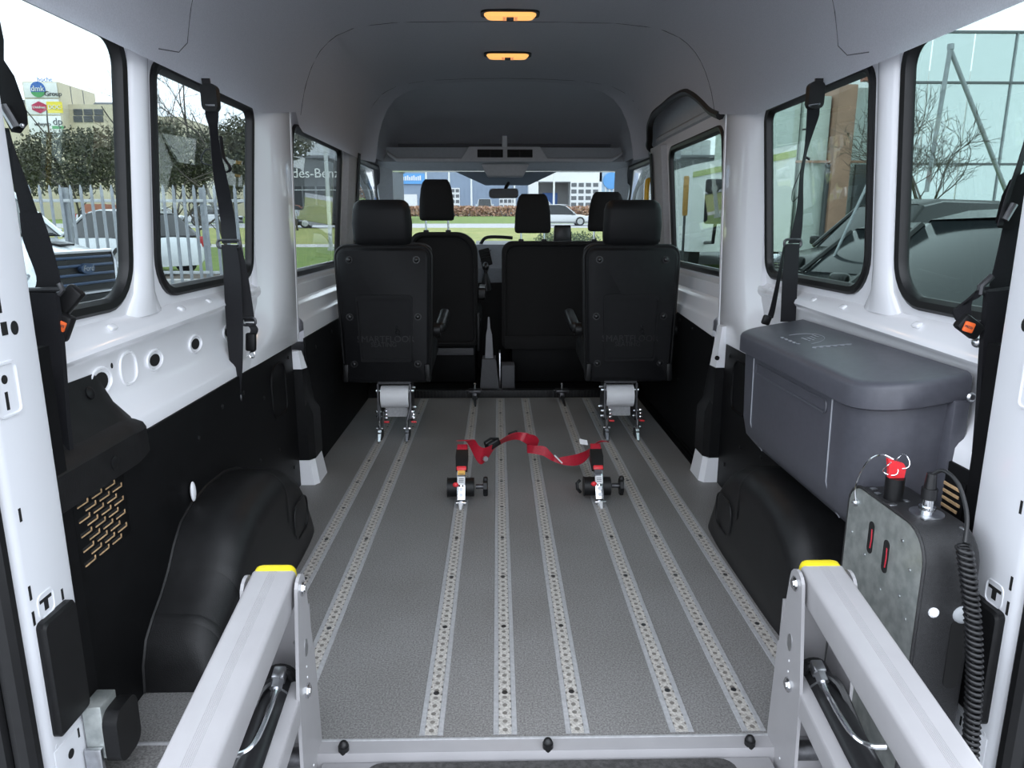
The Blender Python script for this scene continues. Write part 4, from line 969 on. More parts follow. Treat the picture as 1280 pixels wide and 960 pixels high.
def retractor(label):
    T = thing('tie_down_retractor', label, 'tie-down', (0, 0, 0), 'wheelchair tie-down retractors')
    b = B()
    loft(b, [[(-0.004, -0.004, 0.003), (0.004, -0.004, 0.003), (0.003, -0.004, 0.008), (-0.003, -0.004, 0.008)], [(-0.009, 0.030, 0.004), (0.009, 0.030, 0.004), (0.008, 0.030, 0.018), (-0.008, 0.030, 0.018)]]); obj('tip', b, 'white_plastic', T)
    b = B(); box(b, (0, 0.032, 0.014), (0.040, 0.008, 0.008), None, 0.002); box(b, (0, 0.052, 0.010), (0.022, 0.05, 0.018), None, 0.003); obj('track_shoe', b, 'chrome', T)
    b = B(); d0, d1 = V((0, 0.040, 0.022)), V((0, 0.112, 0.118)); L = (d1-d0).length; ang = math.atan2(d1.z-d0.z, d1.y-d0.y)
    box(b, (d0+d1)/2, (0.030, L, 0.006), (ang, 0, 0), 0.001); br = obj('bracket', b, 'chrome', T)
    nrm = V((0, -math.sin(ang), math.cos(ang)))
    for t, h, m_ in ((0.86, 0.018, 'label_orange'), (0.60, 0.030, 'label_paper')):
        b = B(); box(b, d0.lerp(d1, t)+nrm*0.0036, (0.027, h, 0.0012), (ang, 0, 0)); lbn = obj('label_sticker', b, m_, br)
        for q in range(3 if m_ == 'label_paper' else 1):
            b = B(); box(b, d0.lerp(d1, t)+nrm*0.0044+V((0, (q-1)*0.006*math.cos(ang), (q-1)*0.006*math.sin(ang))), (0.018, 0.002, 0.0006), (ang, 0, 0)); obj('print', b, 'print_dark', lbn)
    for t in (0.14, 0.32):
        b = B(); cyl(b, d0.lerp(d1, t)+nrm*0.003, d0.lerp(d1, t)+nrm*0.006, 0.008, 10); obj('rivet', b, 'steel', br)
    for sx in (-1, 1):
        b = B(); cyl(b, d0.lerp(d1, 0.43)+nrm*0.003+V((sx*0.006, 0, 0)), d0.lerp(d1, 0.43)+nrm*0.005+V((sx*0.006, 0, 0)), 0.0035, 8); obj('bracket_hole', b, 'dark_hole', br)
    b = B(); cyl(b, (-0.050, 0.108, 0.046), (0.046, 0.108, 0.046), 0.035, 24); dr = obj('drum', b, 'black_plastic', T)
    b = B(); cyl(b, (-0.053, 0.108, 0.046), (-0.050, 0.108, 0.046), 0.037, 24); obj('drum_flange', b, 'black_plastic', dr)
    b = B(); cyl(b, (0.052, 0.108, 0.048), (0.082, 0.108, 0.048), 0.009, 10); kn = obj('knob_shaft', b, 'dark_steel', T)
    b = B(); cyl(b, (0.080, 0.108, 0.048), (0.094, 0.108, 0.048), 0.030, 8); box(b, (0.088, 0.108, 0.048), (0.018, 0.022, 0.074), None, 0.006); obj('hand_knob', b, 'black_plastic', kn)
    b = B(); sph(b, d0.lerp(d1, 0.44)+V((-0.020, -0.004, 0.006)), 0.009, (1.2, 0.8, 1)); obj('release_button', b, 'red_plastic', T)
    b = B(); loft(b, [[(-0.020, 0.108, 0.110), (0.020, 0.108, 0.110), (0.020, 0.135, 0.095), (-0.020, 0.135, 0.095)], [(-0.024, 0.150, 0.150), (0.024, 0.150, 0.150), (0.024, 0.170, 0.130), (-0.024, 0.170, 0.130)], [(-0.022, 0.185, 0.168), (0.022, 0.185, 0.168), (0.022, 0.200, 0.145), (-0.022, 0.200, 0.145)]]); obj('strap_guide', b, 'rubber', T, angle=60)
    b = B(); box(b, (0, 0.108, 0.119), (0.036, 0.016, 0.010), (ang, 0, 0), 0.003); obj('guide_clip', b, 'red_plastic', T)
    b = B(); box(b, (0, 0.196, 0.172), (0.040, 0.028, 0.008), (0.45, 0, 0), 0.003); obj('strap_end', b, 'red_web', T)
    return T
RA = retractor('wheelchair tie-down retractor with orange sticker, on the left middle track')
RA.location = (-0.182, 2.385, 0.003)
RB = dup(RA, (0.323, 2.385, 0.003), 0.0, 'wheelchair tie-down retractor with white tag, on the right middle track')
for ch in RB.children_recursive:
    if ch.name.startswith('label_sticker') and ch.data.materials[0] == M['label_orange']:
        ch.data = ch.data.copy(); ch.data.materials.clear(); ch.data.materials.append(M['shelf_grey'])
b = B(); tube(b, [(-0.066, 0.09, 0.03), (-0.078, 0.085, 0.045), (-0.080, 0.09, 0.065), (-0.068, 0.10, 0.072)], 0.006, 8)
hk = obj('hook', b, 'black_plastic'); hk.parent = RB
b = B(); ribbon(b, [((-0.030, 0.20, 0.186), (0, 0.026, 0.01)), ((-0.060, 0.205, 0.190), (0, 0.026, 0.012))]); wt = obj('paper_tag', b, 'label_paper'); wt.parent = RB
# the red strap running between the two
def S(px, py, Y, w): return (at(px, py, Y), w)
path = [S(577, 551, 2.585, (0.040, 0.0, 0.0)), S(588, 551, 2.60, (0.03, -0.02, 0.014)), S(597, 566, 2.62, (0.012, -0.01, 0.060)), S(604, 570, 2.63, (0.014, 0.0, 0.066)), S(613, 564, 2.66, (0.02, 0.02, 0.050)), S(621, 556, 2.70, (0.016, -0.012, 0.034)),
        S(634, 548, 2.76, (0.012, -0.02, 0.034)), S(646, 545, 2.78, (0.008, -0.02, 0.036)), S(657, 547, 2.78, (0.02, 0.02, 0.030)), S(664, 552, 2.80, (0.020, 0.02, 0.030))]
b = B(); ribbon(b, smooth_path(path, 6), 0.0018)
T = thing('red_strap', 'crumpled red tie-down strap lying across the floor between the two retractors', 'strap', at(640, 560, 2.75))
obj('webbing', b, 'red_web', T, angle=60)
path = [S(657, 547, 2.775, (0.010, 0.0, 0.030)), S(666, 550, 2.79, (0.02, 0.01, 0.034)), S(672, 556, 2.81, (0.01, 0.0, 0.03)), S(664, 560, 2.80, (0.0, 0.0, 0.032)), S(659, 561, 2.78, (0.0, 0.01, 0.032)), S(668, 562, 2.76, (0.01, 0.0, 0.034)), S(680, 564, 2.76, (0.008, 0.01, 0.036)), S(688, 570, 2.76, (0.004, 0.01, 0.028)), S(695, 575, 2.76, (0.002, 0.01, 0.016)),
        S(706, 576, 2.74, (0.0, 0.02, 0.030)), S(720, 575, 2.71, (0.0, 0.02, 0.040)), S(732, 570, 2.67, (0.008, 0.02, 0.038)), S(740, 562, 2.63, (0.016, 0.01, 0.034)), S(746, 554, 2.60, (0.03, 0.0, 0.02)), S(755, 552, 2.585, (0.036, -0.01, 0.0))]
b = B(); ribbon(b, smooth_path(path, 6), 0.0018); obj('webbing', b, 'red_web', T, angle=60)
b = B(); c = at(617, 555, 2.68); box(b, c, (0.055, 0.025, 0.030), (0, -0.5, 0.3), 0.008, 3); tube(b, [c+V((-0.03, 0, -0.012)), c+V((-0.035, -0.01, 0.01)), c+V((-0.012, -0.012, 0.026)), c+V((0.02, 0, 0.022))], 0.005, 6); obj('buckle', b, 'black_plastic', T)
b = B(); c = at(641, 541, 2.79); box(b, c, (0.040, 0.02, 0.008), (0, -0.35, 0), 0.003); obj('strap_clip', b, 'black_plastic', T)
b = B(); c = at(606, 573, 2.61); cyl(b, c, c+V((0.004, -0.012, 0.002)), 0.010, 12); obj('ring', b, 'steel', T)
b = B(); tube(b, [at(693, 569, 2.75), at(703, 579, 2.74)], 0.003, 6); obj('stitching', b, 'label_paper', T)
# ================================================================ WHEELCHAIR LIFT
LC = 0.047
T = LIFT = thing('wheelchair_lift', 'grey wheelchair lift at the rear sill, two arms with yellow end caps and a platform', 'wheelchair lift', (LC, 1.0, -0.05))
def lift_arm(s):
    X = lambda d: LC+s*d
    PY, PZ = 1.172, 0.365
    # tower plates
    def plate(d, pts, name='tower_plate'):
        b = B(); prism(b, pts, 'x', X(d), X(d+0.006)); return obj(name, b, 'lift_grey', T, angle=20)
    def top(y, z, r, a0, a1, n=7): return [(y+r*math.cos(lerp(a0, a1, k/n)), z+r*math.sin(lerp(a0, a1, k/n))) for k in range(n+1)]
    inner = [(1.110, -0.10)]+[(1.104, 0.02), (1.112, 0.18)]+top(PY-0.004, PZ, 0.026, PI, 0.12)+[(1.216, 0.22), (1.222, 0.215), (1.232, 0.03), (1.238, -0.10)]
    ip = plate(0.445, inner)
    outer = [(1.12, -0.10), (1.122, 0.18)]+top(PY, PZ-0.004, 0.026, PI, 0.1)+[(1.222, 0.15), (1.228, -0.10)]
    plate(0.541, outer)
    b = B(); bx(b, X(0.451), X(0.541), 1.224, 1.230, -0.10, 0.30); obj('back_sheet', b, 'lift_grey', T)
    for y, z, r in ((PY-0.004, PZ, 0.0125), (1.158, 0.165, 0.0125)):
        b = B(); c = V((X(0.445), y, z)); d = V((-s, 0, 0)); cyl(b, c, c+d*0.003, r*1.1, 18); cyl(b, c+d*0.003, c+d*0.006, r*0.85, 6); cyl(b, c+d*0.006, c+d*0.0075, r*0.5, 10); obj('pivot_bolt', b, 'chrome', ip)
    b = B(); c = V((X(0.445), 1.170, 0.245)); loft(b, [[c+V((-s*dd, 0.010*math.cos(2*PI*k/16), 0.017*math.sin(2*PI*k/16))) for k in range(16)] for dd in (0.0, 0.0008)]); obj('plate_hole', b, 'steel', ip)
    for z in (0.21, 0.188, 0.0):
        b = B(); c = V((X(0.445), 1.165, z)); cyl(b, c, c+V((-s*0.001, 0, 0)), 0.0022, 8); obj('pin_hole', b, 'white_plastic', ip)
    # upper arm: rounded box section sloping down to the platform end
    A0, A1 = V((0, PY+0.012, PZ+0.0)), V((0, 0.42, PZ-0.146))
    dr = (A1-A0).normalized(); up = V((0, -dr.z, dr.y)); up = up if up.z > 0 else -up
    sec = rrect(-0.039, 0.039, -0.030, 0.030, 0.009, 4); cx = X(0.496)
    b = B(); loft(b, [[V((cx+p[0], 0, 0))+A+up*p[1] for p in sec] for A in (A0, A1)]); am = obj('upper_arm', b, 'lift_grey', T, angle=30)
    for k in range(6):
        gx = (-s*-0.004)+(k-2.5)*0.0026+s*-0.004
        b = B(); tube(b, [V((cx+gx, 0, 0))+A0+up*0.0300, V((cx+gx, 0, 0))+A1+up*0.0300], 0.0005, 4); obj('groove', b, 'lift_grey', am)
    # yellow end cap
    b = B(); rings = []
    for t, k in ((-0.001, 1.0), (0.012, 1.0), (0.018, 0.9), (0.021, 0.7)):
        rings.append([V((cx+p[0]*k, 0, 0))+A0-dr*t+up*p[1]*k+up*0.002 for p in rrect(-0.0365, 0.0365, -0.027, 0.030, 0.012, 4)])
    loft(b, rings); obj('end_cap', b, 'yellow', T, angle=40)
    # lower arm
    L0, L1 = V((0, 1.158, 0.165)), V((0, 0.45, 0.165-0.138))
    b = B(); loft(b, [[V((X(0.459)+p[0]*0.35, 0, 0))+A+up*p[1]*0.75 for p in sec] for A in (L0, L1)]); obj('lower_arm', b, 'lift_grey', T, angle=30)
    # hydraulic cylinder, fitting and pipe
    c0, c1 = V((X(0.497), 1.185, 0.178)), V((X(0.497), 0.50, 0.045))
    dc = (c1-c0).normalized()
    b = B(); cyl(b, c0, c1, 0.030, 20); cy = obj('cylinder', b, 'hose', T)
    b = B(); cyl(b, c0+dc*0.055, c0+dc*0.058, 0.0312, 20); obj('cylinder_ring', b, 'steel', cy)
    f0 = c0+dc*0.045+V((-s*0.010, 0, 0.030))
    b = B(); box(b, f0+V((0, 0, 0.010)), (0.022, 0.024, 0.022), (0.3, 0, 0), 0.003); cyl(b, f0+V((0, -0.010, 0.008)), f0+V((0, -0.026, 0.0)), 0.011, 6); obj('hose_fitting', b, 'steel', cy)
    q = f0+V((0, -0.022, 0.002))
    b = B(); tube(b, smooth_path([q, q+V((0, -0.022, -0.010)), q+V((s*0.002, -0.075, -0.022)), q+V((s*0.008, -0.112, -0.030)), q+V((s*0.024, -0.125, -0.033)), q+V((s*0.05, -0.127, -0.033))], 5), 0.0052, 10); obj('steel_pipe', b, 'chrome', cy)
    b = B(); tube(b, smooth_path([f0+V((0, 0.005, 0.01)), f0+V((-s*0.012, 0.012, 0.006)), f0+V((-s*0.018, 0.022, -0.03)), f0+V((-s*0.012, 0.022, -0.07))], 5), 0.007, 8); obj('hose', b, 'hose', cy)
    b = B(); tube(b, smooth_path([f0+V((0, 0.0, 0.005)), f0+V((s*0.025, -0.03, 0.0)), f0+V((s*0.034, -0.08, -0.035)), f0+V((s*0.034, -0.2, -0.09))], 5), 0.007, 8); obj('hose', b, 'hose', cy)
    for y, z in ((1.222, 0.225), (1.222, 0.06)):
        b = B(); bolt(b, (X(0.475), y, z), (0, -1, 0), 0.008, 0.010, 6); obj('bolt', b, 'steel', T)
    b = B(); cyl(b, (X(0.451), 1.15, 0.03), (X(0.505), 1.15, 0.03), 0.018, 14); obj('lower_pin', b, 'dark_steel', T)
    return T
lift_arm(-1)
lift_arm(1)
# platform
T = LIFT
b = B(); bx(b, LC-0.435, LC+0.435, 0.10, 1.189, -0.05, -0.016, 0.003); obj('deck', b, 'lift_grey', T)
b = B(); prism(b, rrect(-0.300, 0.408, 0.15, 1.184, 0.03, 4), 'z', -0.016, -0.0135); obj('anti_slip_panel', b, mat('anti_slip', (0.045, 0.043, 0.042), 0.75, var=0.35, vscale=120, bump=0.8, bscale=500), T)
# ---- pump unit
T = thing('pump_unit', 'black lift pump unit with a galvanised side plate, key switch and coiled cable', 'pump unit', (0.71, 1.2, 0))
def pu(x, k=0.0): return [(x, p[0], p[1]) for p in rrect(1.075+k, 1.335-k, -0.02, 0.500-k, (0.045-k*.5, 0.060-k*.5, 0.004, 0.004), 7)]
b = B(); loft(b, [pu(0.664), pu(0.752), pu(0.758, 0.004)]); cov = obj('cover', b, 'cover_black', T, angle=40)
b = B(); loft(b, [pu(0.663, 0.003), pu(0.660, 0.003)]); pl = obj('side_plate', b, 'galvanised', T, angle=40)
b = B(); tube(b, [(0.662, p[0], p[1]) for p in rrect(1.075, 1.335, -0.02, 0.500, (0.045, 0.060, 0.004, 0.004), 7)], 0.003, 5, closed=True); obj('cover_edge', b, 'cover_black', cov)
for y, z in ((1.240, 0.420), (1.185, 0.408)):
    b = B(); prism(b, rrect(y-0.0095, y+0.0095, z-0.032, z+0.032, 0.0094, 5), 'x', 0.6592, 0.6602); ho = obj('oval_hole', b, 'dark_hole', pl)
    b = B(); tube(b, [(0.6590, y-0.003, z+0.018), (0.6588, y-0.005, z), (0.6590, y-0.003, z-0.02)], 0.0016, 5); obj('wire', b, 'red_web', ho)
for y, z in ((1.31, 0.46), (1.31, 0.40), (1.255, 0.378), (1.19, 0.34), (1.13, 0.36), (1.11, 0.42), (1.14, 0.46), (1.10, 0.25), (1.16, 0.22), (1.105, 0.33), (1.30, 0.30)):
    b = B(); cyl(b, (0.660, y, z), (0.6585, y, z), 0.003, 8); obj('rivet', b, 'steel', pl)
b = B(); bolt(b, (0.688, 1.075, 0.36), (0, -1, 0), 0.009, 0.006, 12); obj('screw', b, 'white_plastic', cov)
b = B(); prism(b, rrect(0.722, 0.748, 0.215, 0.345, 0.0125, 5), 'y', 1.0735, 1.0752); obj('cable_slot', b, 'dark_hole', cov)
b = B(); sph(b, (0.738, 1.075, 0.355), 0.016, (1, 0.6, 1)); obj('roller', b, 'trim_light', cov)
# top fittings: key switch, socket
b = B(); cyl(b, (0.690, 1.235, 0.499), (0.690, 1.235, 0.542), 0.0165, 20); ks = obj('key_switch', b, 'black_plastic', T)
b = B(); loft(b, [[(0.676, 1.231, 0.542), (0.704, 1.231, 0.542), (0.704, 1.239, 0.542), (0.676, 1.239, 0.542)], [(0.674, 1.231, 0.560), (0.706, 1.231, 0.560), (0.706, 1.239, 0.560), (0.674, 1.239, 0.560)], [(0.670, 1.231, 0.580), (0.700, 1.231, 0.570), (0.700, 1.239, 0.570), (0.670, 1.239, 0.580)]]); obj('red_key', b, 'red_plastic', ks)
b = B()
for cx_, cz_, r_ in ((0.697, 0.574, 0.014), (0.678, 0.560, 0.013)):
    tube(b, [(cx_+r_*math.cos(2*PI*k/18), 1.233+0.006*math.sin(2*PI*k/9), cz_+r_*math.sin(2*PI*k/18)) for k in range(18)], 0.0011, 5, closed=True)
obj('key_ring', b, 'chrome', ks)
b = B(); tube(b, smooth_path([(0.660, 1.305, 0.462), (0.655, 1.305, 0.50), (0.658, 1.28, 0.555), (0.672, 1.26, 0.578), (0.686, 1.24, 0.575)], 6), 0.0016, 6); obj('wire_lanyard', b, 'chrome', ks)
b = B(); sph(b, (0.6585, 1.305, 0.464), 0.007); obj('lanyard_lug', b, 'steel', pl)
b = B(); cyl(b, (0.712, 1.165, 0.4995), (0.712, 1.165, 0.5025), 0.028, 24); fl_ = obj('socket_flange', b, 'steel', T)
b = B(); cyl(b, (0.712, 1.165, 0.5025), (0.712, 1.165, 0.530), 0.010, 16); cyl(b, (0.712, 1.165, 0.508), (0.712, 1.165, 0.514), 0.014, 16); obj('socket', b, 'chrome', fl_)
b = B(); cyl(b, (0.712, 1.165, 0.528), (0.712, 1.165, 0.548), 0.013, 16); cyl(b, (0.712, 1.165, 0.548), (0.712, 1.165, 0.575), 0.010, 14, 0.008); obj('plug', b, 'hose', fl_)
for x, y, sx in ((0.680, 1.285, .012), (0.675, 1.26, .010), (0.708, 1.222, .010), (0.672, 1.205, .016), (0.695, 1.14, .012), (0.735, 1.10, .006)):
    b = B(); box(b, (x, y, 0.5005), (sx, 0.010, 0.003), (0, 0, 0.2), 0.001); obj('terminal_tab', b, 'steel', cov)
# coiled cable: lead over the top, spiral down the front
cab = [(0.712, 1.165, 0.572), (0.722, 1.150, 0.585), (0.730, 1.120, 0.572), (0.724, 1.080, 0.535), (0.708, 1.052, 0.497)]
b = B(); tube(b, smooth_path(cab, 6), 0.0035, 8); obj('cable_lead', b, 'hose', T)
b = B(); top_, bot = V((0.706, 1.050, 0.492)), V((0.742, 1.000, 0.115)); turns = 40; n = turns*10; pts = []
for k in range(n+1):
    t = k/n; a = 2*PI*turns*t; c = top_.lerp(bot, t)+V((0.010*math.sin(t*PI*1.2), 0, 0))
    pts.append(c+V((0.0105*math.cos(a), 0.0105*math.sin(a), 0)))
tube(b, pts, 0.0034, 6); obj('coiled_cable', b, 'hose', T, angle=80)

# ================================================================ HANGING SEAT BELTS
def strap(T, pts, name='strap', m_='webbing', k=5, th=0.002):
    b = B(); ribbon(b, smooth_path(pts, k), th); return obj(name, b, m_, T, angle=70)
def slider(T, c, w, name='slider', m_='dark_steel'):
    b = B(); c = V(c); tube(b, [c+V((p[0], 0.0, p[1])) for p in rrect(-w/2, w/2, -0.011, 0.011, 0.009, 4)], 0.0042, 6, closed=True); return obj(name, b, m_, T)
# left, at the second window
T = thing('shoulder_belt', 'black shoulder belt hanging in front of the second left window', 'seat belt', at(290, 420, 2.12))
Y = 2.13; U = 1.93
strap(T, [(at(257, 98, U), (0.020, 0, 0)), (at(259, 110, U), (0.020, 0, 0))], 'anchor_tab', 'rubber', 2, 0.006)
b = B(); prism_pts = rrect(-0.020, 0.020, -0.036, 0.030, 0.014, 4); c = at(263, 121, U); loft(b, [[c+V((p[0]+0.004*0, dy, p[1])) for p in prism_pts] for dy in (-0.012, 0.012)]); obj('guide_head', b, 'black_plastic', T, angle=50)
b = B(); c = at(263, 131.5, U-0.014); cyl(b, c+V((-0.012, 0, 0)), c+V((0.012, 0, 0)), 0.003, 8); obj('guide_pin', b, 'chrome', T)
strap(T, [(at(264, 131, U), (0.030, 0, 0)), (at(265, 145, U+0.02), (0.030, 0.01, 0)), (at(267, 162, U+0.04), (0.014, 0.02, 0)), (at(270, 190, U+0.08), (0.018, 0.02, 0)), (at(276, 225, U+0.14), (0.034, 0.01, 0)), (at(284, 270, Y), (0.042, 0, 0)), (at(287, 304, Y), (0.044, 0, 0))])
strap(T, [(at(276, 170, Y), (0.004, 0.012, 0)), (at(279, 195, Y), (0.004, 0.014, 0)), (at(287, 208, Y), (0.003, 0.014, 0)), (at(286, 214, Y), (0.003, 0.014, 0)), (at(279, 216, Y), (0.004, 0.014, 0))], 'loop', k=6)
b = B(); tube(b, smooth_path([at(268, 187, Y), at(258, 187, Y), at(252, 196, Y), at(254, 204, Y), at(267, 207, Y)], 5), 0.0022, 6); obj('wire_loop', b, 'rubber', T)
slider(T, at(286, 305, Y), 0.066)
strap(T, [(at(286, 306, Y-0.006), (0.044, 0, 0)), (at(290, 340, Y-0.01), (0.050, 0, 0)), (at(293, 400, Y-0.02), (0.050, 0, 0)), (at(295, 450, Y-0.03), (0.040, 0.0, 0)), (at(296, 492, Y-0.03), (0.026, 0, 0))])
b = B(); tube(b, [at(292, 490, Y-0.035), at(292, 500, Y-0.035), at(294, 508, Y-0.035)], 0.006, 8); box(b, at(297, 497, Y-0.032), (0.028, 0.008, 0.020), None, 0.003); obj('hook', b, 'dark_steel', T)
strap(T, [(at(297, 306, Y+0.01), (0.014, 0.01, 0)), (at(303, 340, Y+0.02), (0.026, 0.01, 0)), (at(309, 385, Y+0.03), (0.032, 0.01, 0)), (at(312, 402, Y+0.03), (0.028, 0.01, 0))])
slider(T, at(311, 402, Y+0.02), 0.040, 'adjuster')
b = B(); strap_b = at(314, 430, Y+0.02); box(b, strap_b+V((0, 0, 0.006)), (0.030, 0.020, 0.056), (0, 0.08, 0), 0.006, 3); obj('buckle', b, 'black_plastic', T)
strap(T, [(at(312, 404, Y+0.02), (0.026, 0, 0)), (at(318, 412, Y+0.02), (0.020, 0.01, 0)), (at(314, 422, Y+0.02), (0.024, 0, 0))])
b = B(); tube(b, [strap_b+V((p[0], 0, p[1]-0.034)) for p in rrect(-0.008, 0.008, -0.008, 0.010, 0.007, 4)], 0.0022, 6, closed=True); obj('buckle_loop', b, 'chrome', T)
# right, at the second window
T = thing('shoulder_belt', 'black shoulder belt hanging in front of the second right window, behind the storage box', 'seat belt', at(985, 390, 2.14))
Y = 2.14; U = 1.93
strap(T, [(at(1024, 98, U), (0.020, 0, 0)), (at(1023, 112, U), (0.020, 0, 0))], 'anchor_tab', 'rubber', 2, 0.006)
b = B(); c = at(1019, 118, U); loft(b, [[c+V((p[0], dy, p[1])) for p in prism_pts] for dy in (-0.012, 0.012)]); obj('guide_head', b, 'black_plastic', T, angle=50)
b = B(); c = at(1018, 131, U-0.014); cyl(b, c+V((-0.014, 0, -0.002)), c+V((0.014, 0, 0.002)), 0.003, 8); obj('guide_pin', b, 'chrome', T)
strap(T, [(at(1017, 131, U), (0.032, 0, 0)), (at(1016, 145, U+0.02), (0.032, 0, 0)), (at(1012, 165, U+0.05), (0.024, 0.01, 0)), (at(1007, 190, U+0.09), (0.016, 0.02, 0)), (at(1002, 220, U+0.14), (0.018, 0.02, 0)), (at(1000, 260, Y), (0.026, 0.02, 0)), (at(996, 290, Y), (0.030, 0, 0)), (at(992, 304, Y), (0.034, 0, 0))])
strap(T, [(at(1008, 185, Y), (0.006, 0.012, 0)), (at(1000, 215, Y), (0.006, 0.014, 0)), (at(991, 238, Y), (0.006, 0.014, 0)), (at(991, 252, Y), (0.006, 0.014, 0)), (at(1001, 240, Y), (0.006, 0.014, 0)), (at(1003, 225, Y), (0.006, 0.012, 0))], 'loop', k=6)
b = B(); tube(b, [at(1012, 161, Y), at(1003, 162, Y)], 0.0025, 6); tube(b, [at(1008, 197, Y), at(1012, 199, Y)], 0.004, 6); obj('clip', b, 'rubber', T)
slider(T, at(991, 304, Y), 0.050)
strap(T, [(at(991, 305, Y-0.006), (0.040, 0, 0)), (at(988, 340, Y-0.01), (0.046, 0, 0)), (at(985, 402, Y-0.012), (0.046, 0, 0))])
strap(T, [(at(981, 306, Y+0.01), (0.010, 0.01, 0)), (at(974, 345, Y+0.02), (0.014, 0.01, 0)), (at(966, 385, Y+0.03), (0.020, 0.01, 0)), (at(962, 398, Y+0.03), (0.024, 0.01, 0))])
b = B(); box(b, at(958, 400, Y+0.02), (0.026, 0.018, 0.030), (0, 0.3, 0), 0.006); obj('buckle', b, 'black_plastic', T)
# left, at the rear corner: tall guide arm, folded strap, wide lower sleeve
T = thing('shoulder_belt', 'black shoulder belt with orange buckle at the left rear corner, next to the white jamb', 'seat belt', at(60, 420, 1.26))
Y = 1.26
b = B(); c = [at(-3, 60, Y), at(2, 95, Y), at(14, 130, Y), at(26, 155, Y)]
loft(b, [[at(-14, 25, Y+d), at(0, 25, Y+d), at(5, 50, Y+d), at(5, 75, Y+d), at(18, 95, Y+d), at(34, 140, Y+d), at(35, 155, Y+d), at(26, 167, Y+d), at(14, 165, Y+d), at(-14, 110, Y+d)] for d in (0.0, 0.035)]); obj('guide_arm', b, 'black_plastic', T, angle=40)
b = B(); tube(b, [at(3, 132, Y-0.002), at(20, 160, Y-0.002)], 0.007, 8); sph(b, at(28, 157, Y-0.002), 0.004); obj('guide_roller', b, 'steel', T)
strap(T, [(at(8, 160, Y+0.02), (0.008, 0.0, 0)), (at(14, 185, Y+0.02), (0.010, 0, 0)), (at(26, 230, Y+0.02), (0.022, 0.0, 0)), (at(38, 272, Y+0.02), (0.030, 0, 0))])
strap(T, [(at(2, 165, Y+0.03), (0.003, 0.01, 0)), (at(8, 200, Y+0.03), (0.004, 0.01, 0)), (at(14, 230, Y+0.03), (0.004, 0.01, 0))])
strap(T, [(at(38, 266, Y+0.016), (0.036, 0, 0)), (at(46, 300, Y+0.014), (0.046, 0, 0)), (at(60, 345, Y+0.012), (0.040, 0, 0)), (at(60, 363, Y+0.012), (0.048, 0, 0))])
b = B(); tube(b, [at(34, 363, Y), at(78, 362, Y)], 0.005, 8); tube(b, [at(74, 354, Y), at(78, 362, Y), at(73, 368, Y)], 0.005, 8); obj('cross_bar', b, 'dark_steel', T)
strap(T, [(at(52, 366, Y-0.004), (0.052, 0.0, 0)), (at(58, 420, Y-0.004), (0.056, 0, 0)), (at(66, 520, Y-0.004), (0.056, 0, 0)), (at(78, 640, Y-0.004), (0.056, 0, 0)), (at(92, 800, Y-0.0), (0.056, 0, 0)), (at(98, 870, Y), (0.056, 0, 0))], 'lower_sleeve', th=0.012)
b = B(); box(b, at(82, 380, Y+0.02), (0.030, 0.02, 0.075), (0, 0.75, 0), 0.006); box(b, at(77, 408, Y+0.01), (0.034, 0.022, 0.050), (0, 0.45, 0), 0.006); bk = obj('buckle', b, 'black_plastic', T)
b = B(); box(b, at(75, 407, Y-0.003), (0.019, 0.006, 0.018), (0, 0.45, 0), 0.002); bt = obj('release_button', b, 'orange', bk)
tb = text_bm('PRESS', 0.006, 0.0003); xf(tb, basis(at(75, 407, Y-0.0068), (0.95, 0, -0.3), (0, 0, 1))); obj('lettering', tb, 'print_dark', bk)
# right rear corner
T = thing('shoulder_belt', 'black shoulder belt with orange buckle at the right rear corner, above the storage box end', 'seat belt', at(1240, 420, 1.24))
Y = 1.24
strap(T, [(at(1290, 150, Y), (0.012, 0.01, 0)), (at(1275, 205, Y), (0.016, 0.01, 0)), (at(1262, 245, Y), (0.020, 0.01, 0)), (at(1252, 282, Y), (0.022, 0.01, 0))])
b = B(); loft(b, [[at(1262, 225, Y+d), at(1270, 222, Y+d), at(1280, 215, Y+d), at(1292, 215, Y+d), at(1285, 262, Y+d), at(1264, 286, Y+d), at(1248, 285, Y+d), at(1244, 276, Y+d), at(1252, 245, Y+d)] for d in (0.0, 0.03)]); obj('guide_arm', b, 'black_plastic', T, angle=40)
b = B(); tube(b, [at(1256, 275, Y-0.003), at(1268, 255, Y-0.003)], 0.006, 8); obj('guide_roller', b, 'steel', T)
strap(T, [(at(1282, 230, Y+0.01), (0.05, 0, 0)), (at(1268, 300, Y+0.012), (0.05, 0, 0)), (at(1256, 350, Y+0.012), (0.05, 0, 0)), (at(1252, 365, Y+0.012), (0.05, 0, 0))])
b = B(); tube(b, [at(1225, 366, Y), at(1275, 360, Y)], 0.005, 8); tube(b, [at(1240, 345, Y), at(1226, 358, Y), at(1225, 368, Y)], 0.006, 8); obj('cross_bar', b, 'dark_steel', T)
strap(T, [(at(1252, 364, Y-0.004), (0.056, 0, 0)), (at(1246, 430, Y-0.004), (0.056, 0, 0)), (at(1238, 520, Y-0.004), (0.05, 0, 0)), (at(1228, 620, Y+0.0), (0.045, 0, 0)), (at(1222, 700, Y+0.02), (0.04, 0, 0))], 'lower_sleeve', th=0.012)
strap(T, [(at(1230, 365, Y+0.0), (0.020, 0.0, 0.02)), (at(1212, 372, Y), (0.028, 0, 0.03)), (at(1202, 385, Y), (0.030, 0, 0.01)), (at(1205, 405, Y), (0.030, 0, -0.014))], 'buckle_strap', th=0.006)
b = B(); box(b, at(1211, 408, Y-0.002), (0.046, 0.02, 0.030), (0, 0.60, 0), 0.006); bk = obj('buckle', b, 'black_plastic', T)
